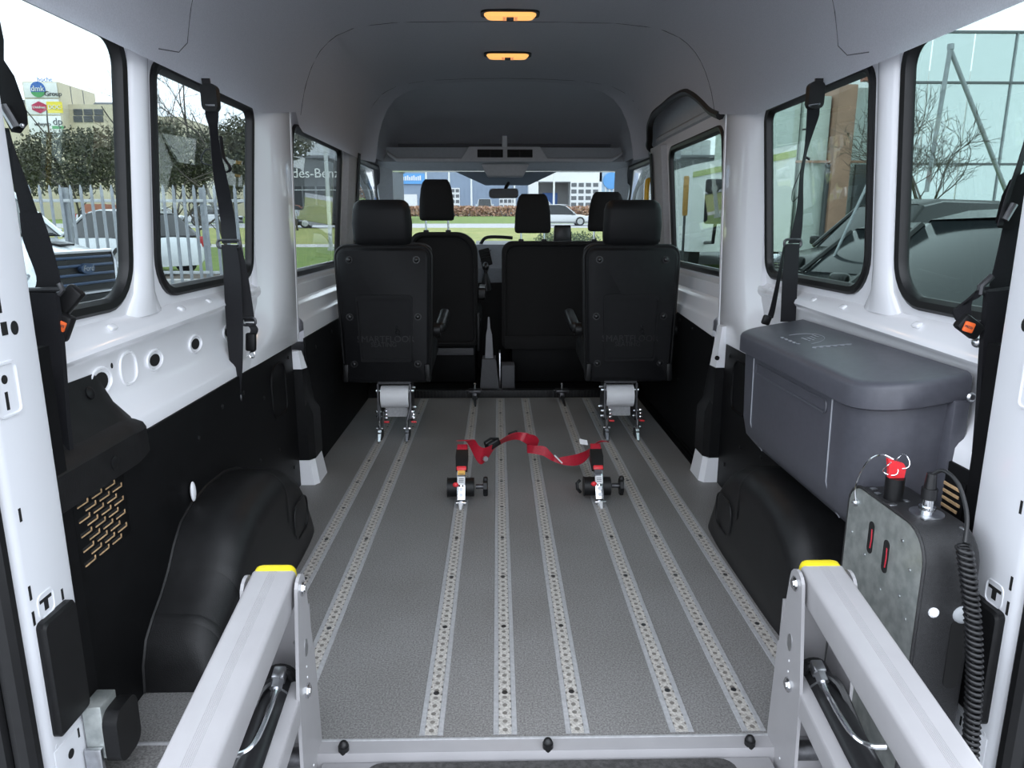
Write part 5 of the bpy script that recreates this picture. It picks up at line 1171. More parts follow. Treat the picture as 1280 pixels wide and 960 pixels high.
b = B(); box(b, at(1211, 409, Y-0.016), (0.018, 0.006, 0.018), (0, 0.30, 0), 0.002); obj('release_button', b, 'orange', bk)
tb = text_bm('PRESS', 0.006, 0.0003); xf(tb, basis(at(1211, 409, Y-0.0195), (0.95, 0, -0.3), (0, 0, 1))); obj('lettering', tb, 'print_dark', bk)
b = B(); sph(b, at(1222, 428, Y+0.01), 0.010); obj('anchor_bolt', b, 'steel', T)
# ================================================================ OUTSIDE
SL = 0.028
def gz(y): return -0.68+SL*y
mat('asphalt', (0.27, 0.27, 0.275), 0.85, var=0.15, vscale=3, bump=0.3, bscale=40)
mat('road_light', (0.42, 0.42, 0.43), 0.85, var=0.06, vscale=2)
mat('path_light', (0.50, 0.49, 0.47), 0.85, var=0.08, vscale=2)
mat('grass', (0.20, 0.24, 0.055), 0.95, vscale=1.5, col2=(0.34, 0.33, 0.11))
mat('grass_fresh', (0.12, 0.20, 0.035), 0.95, vscale=1.5, col2=(0.20, 0.26, 0.06))
mat('soil', (0.075, 0.06, 0.048), 0.95, vscale=6, col2=(0.14, 0.115, 0.09))
mat('fence_metal', (0.30, 0.32, 0.34), 0.5, 0.3, var=0.1, vscale=8)
mat('fence_rail', (0.52, 0.54, 0.54), 0.5, 0.3, var=0.06, vscale=8)
mat('leaf_dark', (0.035, 0.042, 0.022), 0.6, vscale=3, col2=(0.10, 0.10, 0.055))
mat('leaf_rust', (0.40, 0.20, 0.12), 0.8, vscale=2, col2=(0.52, 0.34, 0.24))
mat('leaf_hedge', (0.07, 0.10, 0.035), 0.7, vscale=3, col2=(0.16, 0.20, 0.08))
mat('bark', (0.085, 0.072, 0.060), 0.9, var=0.25, vscale=15)
mat('cream_wall', (0.56, 0.50, 0.37), 0.85, var=0.03, vscale=0.5)
mat('sign_white', (0.72, 0.73, 0.70), 0.6, var=0.02)
mat('sign_blue', (0.04, 0.13, 0.40), 0.5, var=0.03); mat('sign_green', (0.07, 0.30, 0.10), 0.5, var=0.05); mat('sign_red', (0.42, 0.03, 0.08), 0.5, var=0.03); mat('sign_yellow', (0.75, 0.62, 0.05), 0.5, var=0.03)
mat('louvre', (0.13, 0.135, 0.145), 0.6, var=0.06, vscale=2)
mat('blue_cladding', (0.26, 0.32, 0.42), 0.7, var=0.04, vscale=0.6)
mat('white_wall', (0.80, 0.80, 0.80), 0.7, var=0.02, vscale=0.5)
mat('dark_facade', (0.075, 0.080, 0.085), 0.35, var=0.15, vscale=0.8)
mat('facade_glass', (0.56, 0.61, 0.61), 0.08, 0.75)
mat('dark_glass', (0.015, 0.018, 0.02), 0.08, 0.0, spec=0.4)
mat('car_white', (0.72, 0.76, 0.78), 0.25, coat=0.6); mat('car_silver', (0.52, 0.53, 0.54), 0.3, 0.5, coat=0.5); mat('car_black', (0.010, 0.012, 0.012), 0.25, spec=0.35)
mat('tyre', (0.02, 0.02, 0.02), 0.8, var=0.1); mat('wheel_rim', (0.45, 0.46, 0.47), 0.35, 0.8)
mat('lamp_clear', (0.55, 0.57, 0.60), 0.12, 0.5, var=0.2, vscale=20); mat('lamp_red', (0.45, 0.02, 0.02), 0.2)
mat('grille_blue', (0.035, 0.06, 0.11), 0.35, 0.4)
mat('rust_wall', (0.30, 0.12, 0.08), 0.8, var=0.1, vscale=2); mat('rust_column', (0.34, 0.20, 0.14), 0.7, var=0.1, vscale=2)
def sl_box(b, x0, x1, y0, y1, h0, h1):
    """slab on the sloping ground"""
    loft(b, [[(x0, y0, gz(y0)+h), (x1, y0, gz(y0)+h), (x1, y1, gz(y1)+h), (x0, y1, gz(y1)+h)] for h in (h0, h1)])
b = B(); sl_box(b, -160, 160, -60, 170, -0.3, 0.0); ground = struct(obj('ground', b, 'asphalt'))
for nm, m_, x0, x1, y0, y1, h in (('soil_bed', 'soil', -60, -2.5, 15.3, 17.8, 0.02), ('lawn', 'grass_fresh', -60, -2.5, 17.8, 28, 0.025), ('lawn', 'grass', -2.5, 60, 27.2, 30, 0.02), ('path', 'path_light', -60, -2.5, 28, 30, 0.03), ('lawn', 'grass', -90, 90, 30, 50, 0.025), ('road', 'road_light', -150, 150, 50, 60, 0.03), ('lawn', 'grass_fresh', -120, 120, 60, 95, 0.025), ('lawn', 'grass_fresh', 5.2, 30, 9.5, 20, 0.02)):
    b = B(); sl_box(b, x0, x1, y0, y1, 0.0, h); obj(nm, b, m_, ground)
b = B(); sl_box(b, -60, -2.5, 15.05, 15.3, 0, 0.12); obj('kerb', b, 'path_light', ground)
# ---- palisade fence
FYN = 15.0; fz = gz(FYN)
T = thing('palisade_fence', 'grey steel palisade fence beyond the left windows', 'fence', (-10, FYN, fz))
me = None; x = -19.5; k = 0
while x < -4.9:
    if me is None:
        b = B(); w = 0.034
        loft(b, [[(-w, 0, 0.05), (-w*0.4, -0.02, 0.05), (w*0.4, -0.02, 0.05), (w, 0, 0.05)], [(-w, 0, 1.93), (-w*0.4, -0.02, 1.93), (w*0.4, -0.02, 1.93), (w, 0, 1.93)], [(-w*0.35, 0, 2.02), (-w*0.15, -0.01, 2.03), (w*0.15, -0.01, 2.03), (w*0.35, 0, 2.02)]])
        finish(b); me = bpy.data.meshes.new('pale'); b.to_mesh(me); b.free(); me.materials.append(M['fence_metal'])
    o = link(bpy.data.objects.new('pale', me)); o.parent = T; o.location = (x+10, 0, 0)
    x += 0.205; k += 1
for z in (0.28, 1.72):
    b = B(); bx(b, -19.8, -4.8, FYN+0.005, FYN+0.045, fz+z-0.03, fz+z+0.03, 0.004); obj('rail', b, 'fence_rail', T)
for x in (-19.6, -16.9, -14.2, -11.5, -8.8, -6.05, -4.85):
    b = B(); bx(b, x-0.05, x+0.05, FYN+0.05, FYN+0.13, fz, fz+1.98); obj('post', b, 'fence_metal', T)
b = B(); bx(b, -4.62, -4.30, FYN-0.1, FYN+0.1, gz(FYN), gz(FYN)+2.05, 0.01); tag(obj('gate_post', b, 'fence_rail'), 'wide galvanised post at the right end of the palisade fence', 'post')

# ---- foliage
def leaf_cloud(b, c, rad, n, size, rnd, shell=0.55):
    for _ in range(n):
        d = V((rnd.gauss(0, 1), rnd.gauss(0, 1), rnd.gauss(0, 1))).normalized()
        r = shell+(1-shell)*rnd.random()**0.6
        p = V(c)+V((d.x*rad[0], d.y*rad[1], d.z*rad[2]))*r*(0.88+0.2*rnd.random())
        a = V((rnd.gauss(0, 1), rnd.gauss(0, 1), rnd.gauss(0, 1))).normalized()*size*rnd.uniform(0.6, 1.3)
        q = a.cross(V((rnd.gauss(0, 1), rnd.gauss(0, 1), rnd.gauss(0, 1)))).normalized()*size*0.45
        quad(b, p-a, p+q, p+a, p-q)
def branches(b, p, d, L, r, depth, rnd, out, spread=0.55, minr=0.006):
    pts = [p]; dd = d.copy(); q = p.copy()
    for _ in range(3):
        dd = (dd+V((rnd.uniform(-.16, .16), rnd.uniform(-.16, .16), rnd.uniform(-.04, .12)))).normalized(); q = q+dd*L/3; pts.append(q.copy())
    tube(b, pts, [r, r*0.88, r*0.78, r*0.68], 4 if r < 0.03 else 6, caps=False)
    if depth == 0: out.append(q); return
    for i in range(3 if depth > 1 else 3):
        t = rnd.choice((1, 2, 3)) if i else 3
        ax = V((rnd.gauss(0, 1), rnd.gauss(0, 1), rnd.gauss(0, 0.7)))
        nd = (dd+ax*spread).normalized()
        branches(b, pts[t], nd, L*rnd.uniform(0.62, 0.82), max(minr, r*(0.66 if i == 0 else 0.52)), depth-1, rnd, out, spread, minr)
def shrub(px, pyc, Y, rx, rz, label, seed, n=2600, m_='leaf_dark', size=0.062):
    n = int(n*1.7)
    rnd = random.Random(seed); c = at(px, pyc, Y); base = V((c.x, Y, gz(Y)))
    T = thing('leafy_tree', label, 'tree', base)
    b = B(); out = []
    branches(b, base, V((0, 0, 1)), (c.z-base.z)*0.75, 0.07, 2, rnd, out, 0.6); obj('trunk', b, 'bark', T)
    b = B()
    leaf_cloud(b, c, (rx*0.8, rx*0.7, rz*0.8), n//3, size, rnd, 0.3)
    for k in range(9):
        a = 2*PI*k/9; leaf_cloud(b, c+V((rx*0.55*math.cos(a), rx*0.5*math.sin(a*1.7), rz*0.45*math.sin(a+0.6))), (rx*0.45, rx*0.45, rz*0.45), n//12, size, rnd, 0.4)
    f = obj('foliage', b, m_, T); f['kind'] = 'stuff'
shrub(85, 200, 21, 1.55, 1.15, 'dark bushy evergreen tree behind the fence in the rear left window', 1, 3600)
shrub(12, 215, 23, 1.2, 1.1, 'dark bushy tree at the far left edge of the rear left window', 5, 1800)
shrub(158, 205, 26, 0.9, 1.3, 'narrow dark tree hidden partly by the window post', 6, 1500)
shrub(200, 195, 22, 0.75, 1.25, 'olive leafy tree left of the hanging belt in the second left window', 2, 2200)
shrub(240, 200, 25, 0.9, 1.3, 'olive leafy tree behind the hanging belt in the second left window', 8, 2200)
shrub(292, 195, 24, 0.85, 1.5, 'dense dark tree at the right of the second left window', 3, 3200)
shrub(365, 178, 45, 1.6, 1.2, 'small dark tree top beside the roof tanks in the front left window', 4, 900, size=0.12)
def bare_tree(px, Y, h, label, seed, lean=(0, 0, 1), depth=5, r=0.11, L=None, spread=0.5):
    rnd = random.Random(seed); base = at(px, 300, Y); base.z = gz(Y)
    T = thing('bare_tree', label, 'tree', base); b = B(); out = []
    branches(b, base, V(lean).normalized(), L or h*0.36, r, depth, rnd, out, spread, 0.0045); obj('branches', b, 'bark', T)
bare_tree(283, 27, 6.2, 'leafless tree with fine branches above the second left window shrubs', 11, (-0.25, 0, 1), 6, 0.075, 2.4)
bare_tree(262, 29, 6.2, 'leafless tree just left of another one in the second left window', 15, (-0.35, 0, 1), 6, 0.06, 2.3)
bare_tree(1148, 17, 6, 'leafless tree in front of the glass showroom, in the rear right window', 12, (0.10, 0, 1), 6, 0.065, 1.55)
bare_tree(1122, 21, 6, 'leafless tree by the rust-brown column, in the second right window', 14, (-0.12, 0, 1), 6, 0.05, 1.5)
# hedge beyond the road
rnd = random.Random(9)
T = thing('hedge', 'rusty brown clipped hedge in front of the blue building beyond the road', 'hedge', (0, 93, gz(93)))
b = B()
for _ in range(9000):
    p = V((rnd.uniform(-26, 26), 93+rnd.uniform(-0.7, 0.7), gz(93)+rnd.uniform(0.05, 1.25)))
    a = V((rnd.gauss(0, 1), rnd.gauss(0, 1), rnd.gauss(0, 1))).normalized()*0.22; q = a.cross(V((rnd.gauss(0, 1), rnd.gauss(0, 1), rnd.gauss(0, 1)))).normalized()*0.12
    quad(b, p-a, p+q, p+a, p-q)
f = obj('foliage', b, 'leaf_rust', T); f['kind'] = 'stuff'
b = B()
for x in range(-25, 26, 2): cyl(b, (x, 93, gz(93)), (x+0.3, 93, gz(93)+1.1), 0.05, 5)
f = obj('stems', b, 'bark', T); f['kind'] = 'stuff'
for px, lb in ((688, 'low green bush in front of the road, left of the dash screen'), (727, 'low green bush in front of the road, right of the dash screen')):
    c = at(px, 297, 26); base = V((c.x, 26, gz(26))); T = thing('bush', lb, 'bush', base); b = B(); leaf_cloud(b, base+V((0, 0, 0.3)), (0.7, 0.6, 0.42), 900, 0.06, rnd, 0.2); f = obj('foliage', b, 'leaf_hedge', T); f['kind'] = 'stuff'
    b = B(); branches(b, base, V((0, 0, 1)), 0.3, 0.02, 1, rnd, [], 0.7); obj('stem', b, 'bark', T)

# ---- buildings
def face_text(T, body, size, c, m_, name='lettering', depth=0.03, shear=0.0):
    tb = text_bm(body, size, depth, 'CENTER', shear); xf(tb, basis(c, (1, 0, 0), (0, 0, 1))); return obj(name, tb, m_, T)
Y = 75.0
T = thing('dairy_building', 'cream factory building with a white sign tower, beyond the left trees', 'building', (at(90, 255, Y).x, Y, gz(Y)))
x0, x1 = at(34, 150, Y).x, at(79, 150, Y).x; zt = at(50, 102, Y).z
b = B(); bx(b, x0, x1, Y, Y+6.5, gz(Y), zt, 0.05); tw = obj('sign_tower', b, 'cream_wall', T)
b = B(); bx(b, at(-140, 150, Y).x, at(150, 150, Y).x, Y+1.2, Y+22, gz(Y), at(120, 128, Y).z); obj('main_block', b, 'cream_wall', T)
b = B(); bx(b, at(150, 150, Y).x, at(216, 150, Y).x, Y+2, Y+20, gz(Y), at(190, 142, Y).z); obj('low_block', b, 'cream_wall', T)
b = B(); bx(b, at(-20, 150, Y).x, at(36, 150, Y).x, Y+4, Y+12, at(20, 130, Y).z, at(20, 116, Y).z); obj('roof_unit', b, 'louvre', T)
b = B(); loft(b, [[(at(92, 127, Y).x, Y+3, at(92, 128, Y).z), (at(124, 127, Y).x, Y+3, at(92, 128, Y).z), (at(124, 127, Y).x, Y+6, at(92, 128, Y).z), (at(92, 127, Y).x, Y+6, at(92, 128, Y).z)], [(at(96, 127, Y).x, Y+3.3, at(92, 121, Y).z), (at(120, 127, Y).x, Y+3.3, at(92, 121, Y).z), (at(120, 127, Y).x, Y+6, at(92, 121, Y).z), (at(96, 127, Y).x, Y+6, at(92, 121, Y).z)]]); obj('roof_unit', b, 'louvre', T)
for k, (ya, yb_) in enumerate(((103.5, 122.5), (124, 143.5), (145, 172))):
    b = B(); bx(b, x0+0.15, x1-0.15, Y-0.12, Y-0.02, at(50, yb_, Y).z, at(50, ya, Y).z, 0.02); pn = obj('sign_panel', b, 'sign_white', T)
    yf = Y-0.14
    def S2(px, py, dy=0.0): p = at(px, py, Y); return V((p.x, yf-dy, p.z))
    def disc(px, py, r, m_, nm, a0=0, a1=2*PI, n=28, dy=0.0):
        c = S2(px, py, dy); bb = B(); f_ = [bb.verts.new(c+V((r*math.cos(lerp(a0, a1, q/n)), 0, r*math.sin(lerp(a0, a1, q/n))))) for q in range(n+1 if a1-a0 < 6.2 else n)]
        fc = bb.faces.new(f_); rr = bmesh.ops.extrude_face_region(bb, geom=[fc]); bmesh.ops.translate(bb, vec=(0, -0.03, 0), verts=[v for v in rr['geom'] if isinstance(v, bmesh.types.BMVert)]); return obj(nm, bb, m_, pn)
    if k == 0:
        disc(48.5, 112, 0.72, 'sign_blue', 'round_emblem'); disc(48.5, 112, 0.735, 'sign_green', 'round_emblem_base', PI+0.35, 2*PI-0.35, 20, 0.04)
        face_text(pn, 'dmk', 0.72, S2(48.5, 111.5, 0.09), 'sign_white'); face_text(pn, 'Group', 0.64, S2(67.8, 117.8, 0.05), 'print_dark')
    if k == 1:
        c = S2(50.5, 134.5); bb = B(); w, h = 0.72, 0.56
        loft(bb, [[c+V((q[0], -d, q[1])) for q in ((-w, -h*.4), (0, -h), (w, -h*.4), (w, h*.4), (0, h), (-w, h*.4))] for d in (0, 0.04)]); obj('red_emblem', bb, 'sign_red', pn)
        bb = B(); p = S2(69.5, 134.5); box(bb, p, (1.5, 0.05, 1.05)); obj('yellow_emblem', bb, 'sign_yellow', pn)
        face_text(pn, 'Uniekaas', 0.34, S2(50.5, 134.5, 0.07), 'sign_white'); face_text(pn, 'DOC', 0.56, S2(69.5, 134.5, 0.06), 'sign_white')
    if k == 2:
        face_text(pn, 'wheyco', 0.52, S2(54, 155.5), 'print_dark', shear=0.2); face_text(pn, 'dp', 0.95, S2(73, 152.5), 'print_dark'); bb = B(); box(bb, S2(73.5, 159.5), (1.1, 0.04, 0.28), None, 0.0); obj('green_bar', bb, 'sign_green', pn)
for r in range(2):
    for c in range(3):
        b = B(); p0, p1 = at(83+c*13.2, 134+r*8.8, Y), at(95+c*13.2, 142+r*8.8, Y); bx(b, p0.x, p1.x, Y+1.12, Y+1.2, p1.z, p0.z); lv = obj('louvre_window', b, 'louvre', T)
        for q in range(3):
            b = B(); bx(b, p0.x, p1.x, Y+1.06, Y+1.12, lerp(p1.z, p0.z, 0.2+q*0.3)-0.03, lerp(p1.z, p0.z, 0.2+q*0.3)+0.03); obj('slat', b, 'dark_facade', lv)
for k, dy in enumerate((1.9, 4.1)):
    b = B(); bx(b, x1-0.02, x1+0.03, Y+dy, Y+dy+0.08, gz(Y)+6, zt-0.1); obj('panel_joint', b, 'louvre', tw)
b = B(); bx(b, x0+2.4, x0+2.5, Y+1, Y+1.1, zt, zt+0.02); obj('roof_edge', b, 'louvre', tw)
face_text(T, 'hoche', 0.62, at(56, 99.5, Y+2.5), 'sign_blue', 'roof_lettering')
b = B(); p = at(120, 262, 60)
T = tag(obj('rust_container', (lambda bb: (bx(bb, at(103, 262, 48).x, at(130, 262, 48).x, 48, 50.4, gz(48), gz(48)+1.6, 0.02), bb)[1])(B()), 'rust_wall'), 'rust-red container behind the fence in the rear left window', 'container')
b.free()
# dealership with lettering, in the front left window
Y = 62.0
T = thing('dealership_building', 'dark glazed dealership with white lettering, in the front left window', 'building', (at(390, 255, Y).x, Y, gz(Y)))
xa, xb = at(318, 220, Y).x, at(470, 220, Y).x
b = B(); bx(b, xa, xb, Y, Y+18, gz(Y), at(390, 196, Y).z); bd = obj('facade', b, 'dark_facade', T)
b = B(); bx(b, xa-0.2, xb+0.2, Y-0.3, Y+18, at(390, 198, Y).z, at(390, 194.5, Y).z); obj('roof_edge', b, 'louvre', T)
face_text(T, 'Mercedes-Benz', 1.08, at(374, 217, Y)+V((0, -0.1, 0)), 'sign_white')
for k in range(9):
    b = B(); x = lerp(xa, xb, (k+0.5)/9); bx(b, x-0.06, x+0.06, Y-0.1, Y, gz(Y), at(390, 232, Y).z); obj('mullion', b, 'louvre', bd)
for k in range(8):
    b = B(); q0, q1 = lerp(xa, xb, (k+0.5)/9)+0.1, lerp(xa, xb, (k+1.5)/9)-0.1; bx(b, q0, q1, Y-0.05, Y-0.01, gz(Y)+0.4, at(390, 233, Y).z); obj('pane', b, 'dark_glass', bd)
b = B(); bx(b, xa, xb, Y-0.12, Y-0.02, at(390, 238, Y).z, at(390, 237, Y).z); obj('transom', b, 'fence_rail', bd)
for px, w in ((392, 0.85), (404, 0.75)):
    b = B(); c = at(px, 190, Y+6); cyl(b, (c.x, Y+6, at(390, 197, Y).z), (c.x, Y+6, at(390, 181, Y+6).z), w, 20); cyl(b, (c.x, Y+6, at(390, 181, Y+6).z), (c.x, Y+6, at(390, 179, Y+6).z), w*0.5, 12); obj('roof_tank', b, 'fence_rail', T, angle=50)
for px, Yp, r, zt, lb in ((413, 26, 0.055, 8.5, 'pale lamp post in the front left window'), (205, 40, 0.07, 3.2, 'pale post behind the fence in the second left window')):
    b = B(); p = at(px, 300, Yp); tube(b, [(p.x, Yp, gz(Yp)), (p.x, Yp, gz(Yp)+zt)], [r*1.3, r], 10); cyl(b, (p.x, Yp, gz(Yp)), (p.x, Yp, gz(Yp)+0.12), r*2.2, 10); tag(obj('lamp_post', b, 'fence_rail'), lb, 'post')
# buildings straight ahead
Y = 112.0
T = thing('workshop_building', 'blue-grey clad workshop with small blue sign, ahead of the driver seat', 'building', (at(560, 260, Y).x, Y, gz(Y)))
xa, xb = at(440, 240, Y).x, at(660, 240, Y).x; zt = at(560, 190, Y).z
b = B(); bx(b, xa, xb, Y, Y+20, gz(Y), zt); bd = obj('cladding', b, 'blue_cladding', T)
for k in range(40):
    b = B(); x = lerp(xa, xb, (k+0.5)/40); bx(b, x-0.03, x+0.03, Y-0.04, Y, gz(Y), zt); obj('cladding_rib', b, 'blue_cladding', bd)
b = B(); bx(b, at(480, 225, Y).x, at(531, 225, Y).x, Y-0.3, Y-0.05, at(500, 230, Y).z, at(500, 217, Y).z); sg = obj('sign_board', b, mat('sign_lightblue', (0.12, 0.36, 0.72), 0.5, var=0.03), T)
for k in range(12):
    b = B(); p = at(497+k*2.6, 223.5, Y); bx(b, p.x-0.1, p.x+0.1, Y-0.34, Y-0.3, p.z-0.25, p.z+0.25+0.1*(k % 3)); obj('sign_letter', b, 'white_wall', sg)
def paned_door(T, px0, px1, py0, py1, Y, nc, nr, frame='white_wall', pane='louvre'):
    b = B(); p0, p1 = at(px0, py0, Y), at(px1, py1, Y); bx(b, p0.x, p1.x, Y-0.12, Y-0.02, p1.z, p0.z); D = obj('roller_door', b, frame, T)
    for r in range(nr):
        for c in range(nc):
            b = B(); xx0, xx1 = lerp(p0.x, p1.x, (c+0.14)/nc), lerp(p0.x, p1.x, (c+0.86)/nc); zz0, zz1 = lerp(p1.z, p0.z, (r+0.2)/nr), lerp(p1.z, p0.z, (r+0.8)/nr)
            bx(b, xx0, xx1, Y-0.16, Y-0.12, zz0, zz1); obj('pane', b, pane, D)
paned_door(T, 563, 575, 235, 262, Y, 2, 4); paned_door(T, 624, 645, 248, 262, Y, 4, 2)
b = B(); p0, p1 = at(492, 243, Y), at(522, 266, Y); bx(b, p0.x, p1.x, Y-0.2, Y-0.02, p1.z, p0.z); obj('white_gate', b, 'white_wall', T)
Y = 108.0
T = thing('garage_building', 'white garage with open bay and paned roller door, right of the mirror', 'building', (at(706, 260, Y).x, Y, gz(Y)))
xa, xb = at(661, 240, Y).x, at(752, 240, Y).x
b = B(); bx(b, xa, xb, Y+4, Y+20, gz(Y), at(700, 195, Y).z); bx(b, xa, at(673, 240, Y).x, Y, Y+4, gz(Y), at(700, 195, Y).z); bx(b, at(749, 240, Y).x, xb, Y, Y+4, gz(Y), at(700, 195, Y).z); bx(b, xa, xb, Y, Y+4, at(700, 227, Y).z, at(700, 195, Y).z); obj('walls', b, 'white_wall', T)
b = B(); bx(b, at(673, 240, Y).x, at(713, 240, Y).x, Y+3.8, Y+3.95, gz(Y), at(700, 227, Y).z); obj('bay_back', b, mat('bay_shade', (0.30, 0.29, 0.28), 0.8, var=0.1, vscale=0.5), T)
b = B(); bx(b, at(691.5, 240, Y).x, at(693.5, 240, Y).x, Y-0.1, Y+0.3, gz(Y), at(700, 227, Y).z); obj('bay_post', b, 'white_wall', T)
b = B(); bx(b, at(680, 240, Y).x, at(699, 240, Y).x, Y+3.2, Y+3.6, gz(Y), at(700, 240, Y).z); obj('blue_board', b, 'sign_blue', T)
paned_door(T, 713, 748, 227, 268, Y, 4, 5)
b = B(); Y = 118.0; bx(b, at(752, 240, Y).x, at(830, 240, Y).x, Y, Y+10, gz(Y), at(760, 200, Y).z); T = tag(obj('office_building', b, mat('pale_blue_wall', (0.42, 0.56, 0.68), 0.6, var=0.04, vscale=0.5)), 'pale blue office building at the right edge of the windscreen', 'building')
b = B(); c = at(764, 226, Y); cyl(b, (c.x, Y-0.3, c.z), (c.x, Y, c.z), 1.3, 24); obj('round_sign', b, 'sign_lightblue', T)
for k in range(5):
    b = B(); p = at(757+k*5, 238, Y); bx(b, p.x-0.12, p.x+0.12, Y-0.1, Y, gz(Y), at(757, 230, Y).z); obj('mullion', b, 'white_wall', T)
for px, lb in ((533.5, 'white pole left of the driver headrest'), (562, 'white pole right of the driver headrest'), (589.5, 'white pole left of the mirror'), (643, 'white pole just right of the mirror'), (692, 'white pole in front of the white garage')):
    b = B(); Yp = 98.0; p = at(px, 260, Yp); tube(b, [(p.x, Yp, gz(Yp)), (p.x, Yp, gz(Yp)+11)], [0.14, 0.08], 10); sph(b, (p.x, Yp, gz(Yp)+11), 0.12, (1, 1, 1), 8, 6); tag(obj('flag_pole', b, 'white_wall'), lb, 'pole', 'white poles ahead')
# right side: glazed showroom, brace rods, column, dark building
Y = 25.0
T = thing('glass_showroom', 'pale green glazed showroom front seen through the right windows', 'building', (at(1150, 255, Y).x, Y, gz(Y)))
xa, xb = at(1098, 200, Y).x, at(1400, 200, Y).x; zt = at(1200, 40, Y).z
xs = [xa+(xb-xa)*k/6 for k in range(7)]; zs = [gz(Y), at(1100, 205, Y).z, at(1100, 103, Y).z, zt]
for i in range(6):
    for j in range(3):
        b = B(); bx(b, xs[i]+0.03, xs[i+1]-0.03, Y, Y+0.03, zs[j]+0.03, zs[j+1]-0.03); obj('pane', b, 'facade_glass', T)
for x in xs[::3]:
    b = B(); bx(b, x-0.025, x+0.025, Y-0.05, Y+0.05, gz(Y), zt); obj('mullion', b, 'fence_metal', T)
for z in zs[1:]:
    b = B(); bx(b, xa, xb, Y-0.06, Y+0.06, z-0.035, z+0.035); obj('transom', b, 'louvre', T)
b = B(); bx(b, xa, xb, Y+6, Y+8, gz(Y), zt); obj('core_wall', b, 'white_wall', T)
for pts, lb in (([(1188, 60), (1158, 240)], 'steel brace rod leaning left behind the leafless tree'), ([(1188, 62), (1258, 240)], 'steel brace rod leaning right in the rear right window'), ([(1096, 205), (1028, 352)], 'steel brace rod in the second right window')):
    b = B(); Yb = 16.5 if pts[0][0] > 1100 else 9.0
    cyl(b, at(*pts[0], Yb), at(*pts[1], Yb), 0.05 if Yb > 10 else 0.017, 10)
    cyl(b, at(*pts[0], Yb), at(*pts[0], Yb)+V((0, 0, 0.08)), 0.07 if Yb > 10 else 0.03, 10); tag(obj('brace_rod', b, 'fence_metal'), lb, 'rod', 'steel brace rods outside the right windows')
Y = 26.0
T = thing('panel_hall', 'pale panelled hall with a rust-brown column in the second right window', 'building', (at(1020, 255, Y).x, Y, gz(Y)))
for k, (p0, p1, top) in enumerate(((955, 990, 118), (990, 1000, 122), (1000, 1034, 120), (1056, 1098, 108))):
    b = B(); bx(b, at(p0, 200, Y).x, at(p1, 200, Y).x-0.04, Y+0.2*(k % 2), Y+6, gz(Y), at(1000, top, Y).z); obj('wall_panel', b, mat('hall_panel_%d' % k, ((0.52, 0.58, 0.55), (0.60, 0.64, 0.58), (0.48, 0.52, 0.48), (0.58, 0.64, 0.62))[k], 0.5, var=0.05, vscale=0.8), T)
b = B(); bx(b, at(1035, 200, Y).x, at(1057, 200, Y).x, Y-0.4, Y+1, gz(Y), at(1040, 108, Y).z); obj('column', b, 'rust_column', T)
b = B(); bx(b, at(1072, 100, Y).x, at(1100, 100, Y).x, Y-0.5, Y-0.2, at(1080, 104, Y).z, at(1080, 88, Y).z); obj('red_sign', b, 'rust_wall', T)
b = B(); bx(b, at(955, 200, Y).x, at(1098, 200, Y).x, Y-0.2, Y-0.05, at(1000, 204, Y).z, at(1000, 201, Y).z); obj('beam', b, 'rust_column', T)
for p0, p1 in ((958, 985), (1028, 1048), (1064, 1092)):
    b = B(); bx(b, at(p0, 230, Y).x, at(p1, 230, Y).x, Y-0.25, Y-0.1, gz(Y)+0.2, at(1000, 206, Y).z); obj('dark_doorway', b, 'dark_facade', T)
Y = 60.0
T = thing('dark_hall', 'dark low hall with roof tanks in the sliding door window', 'building', (at(870, 255, Y).x, Y, gz(Y)))
b = B(); bx(b, at(815, 220, Y).x, at(930, 220, Y).x, Y, Y+15, gz(Y), at(870, 196, Y).z); obj('walls', b, 'dark_facade', T)
b = B(); bx(b, at(815, 220, Y).x, at(930, 220, Y).x, Y-0.3, Y+15, at(870, 197, Y).z, at(870, 194, Y).z); obj('roof_edge', b, 'louvre', T)
for px in (858, 869, 879):
    b = B(); c = at(px, 190, Y+5); cyl(b, (c.x, Y+5, at(870, 197, Y).z), (c.x, Y+5, at(870, 176, Y+5).z), 0.6, 16); obj('roof_tank', b, 'fence_rail', T, angle=50)

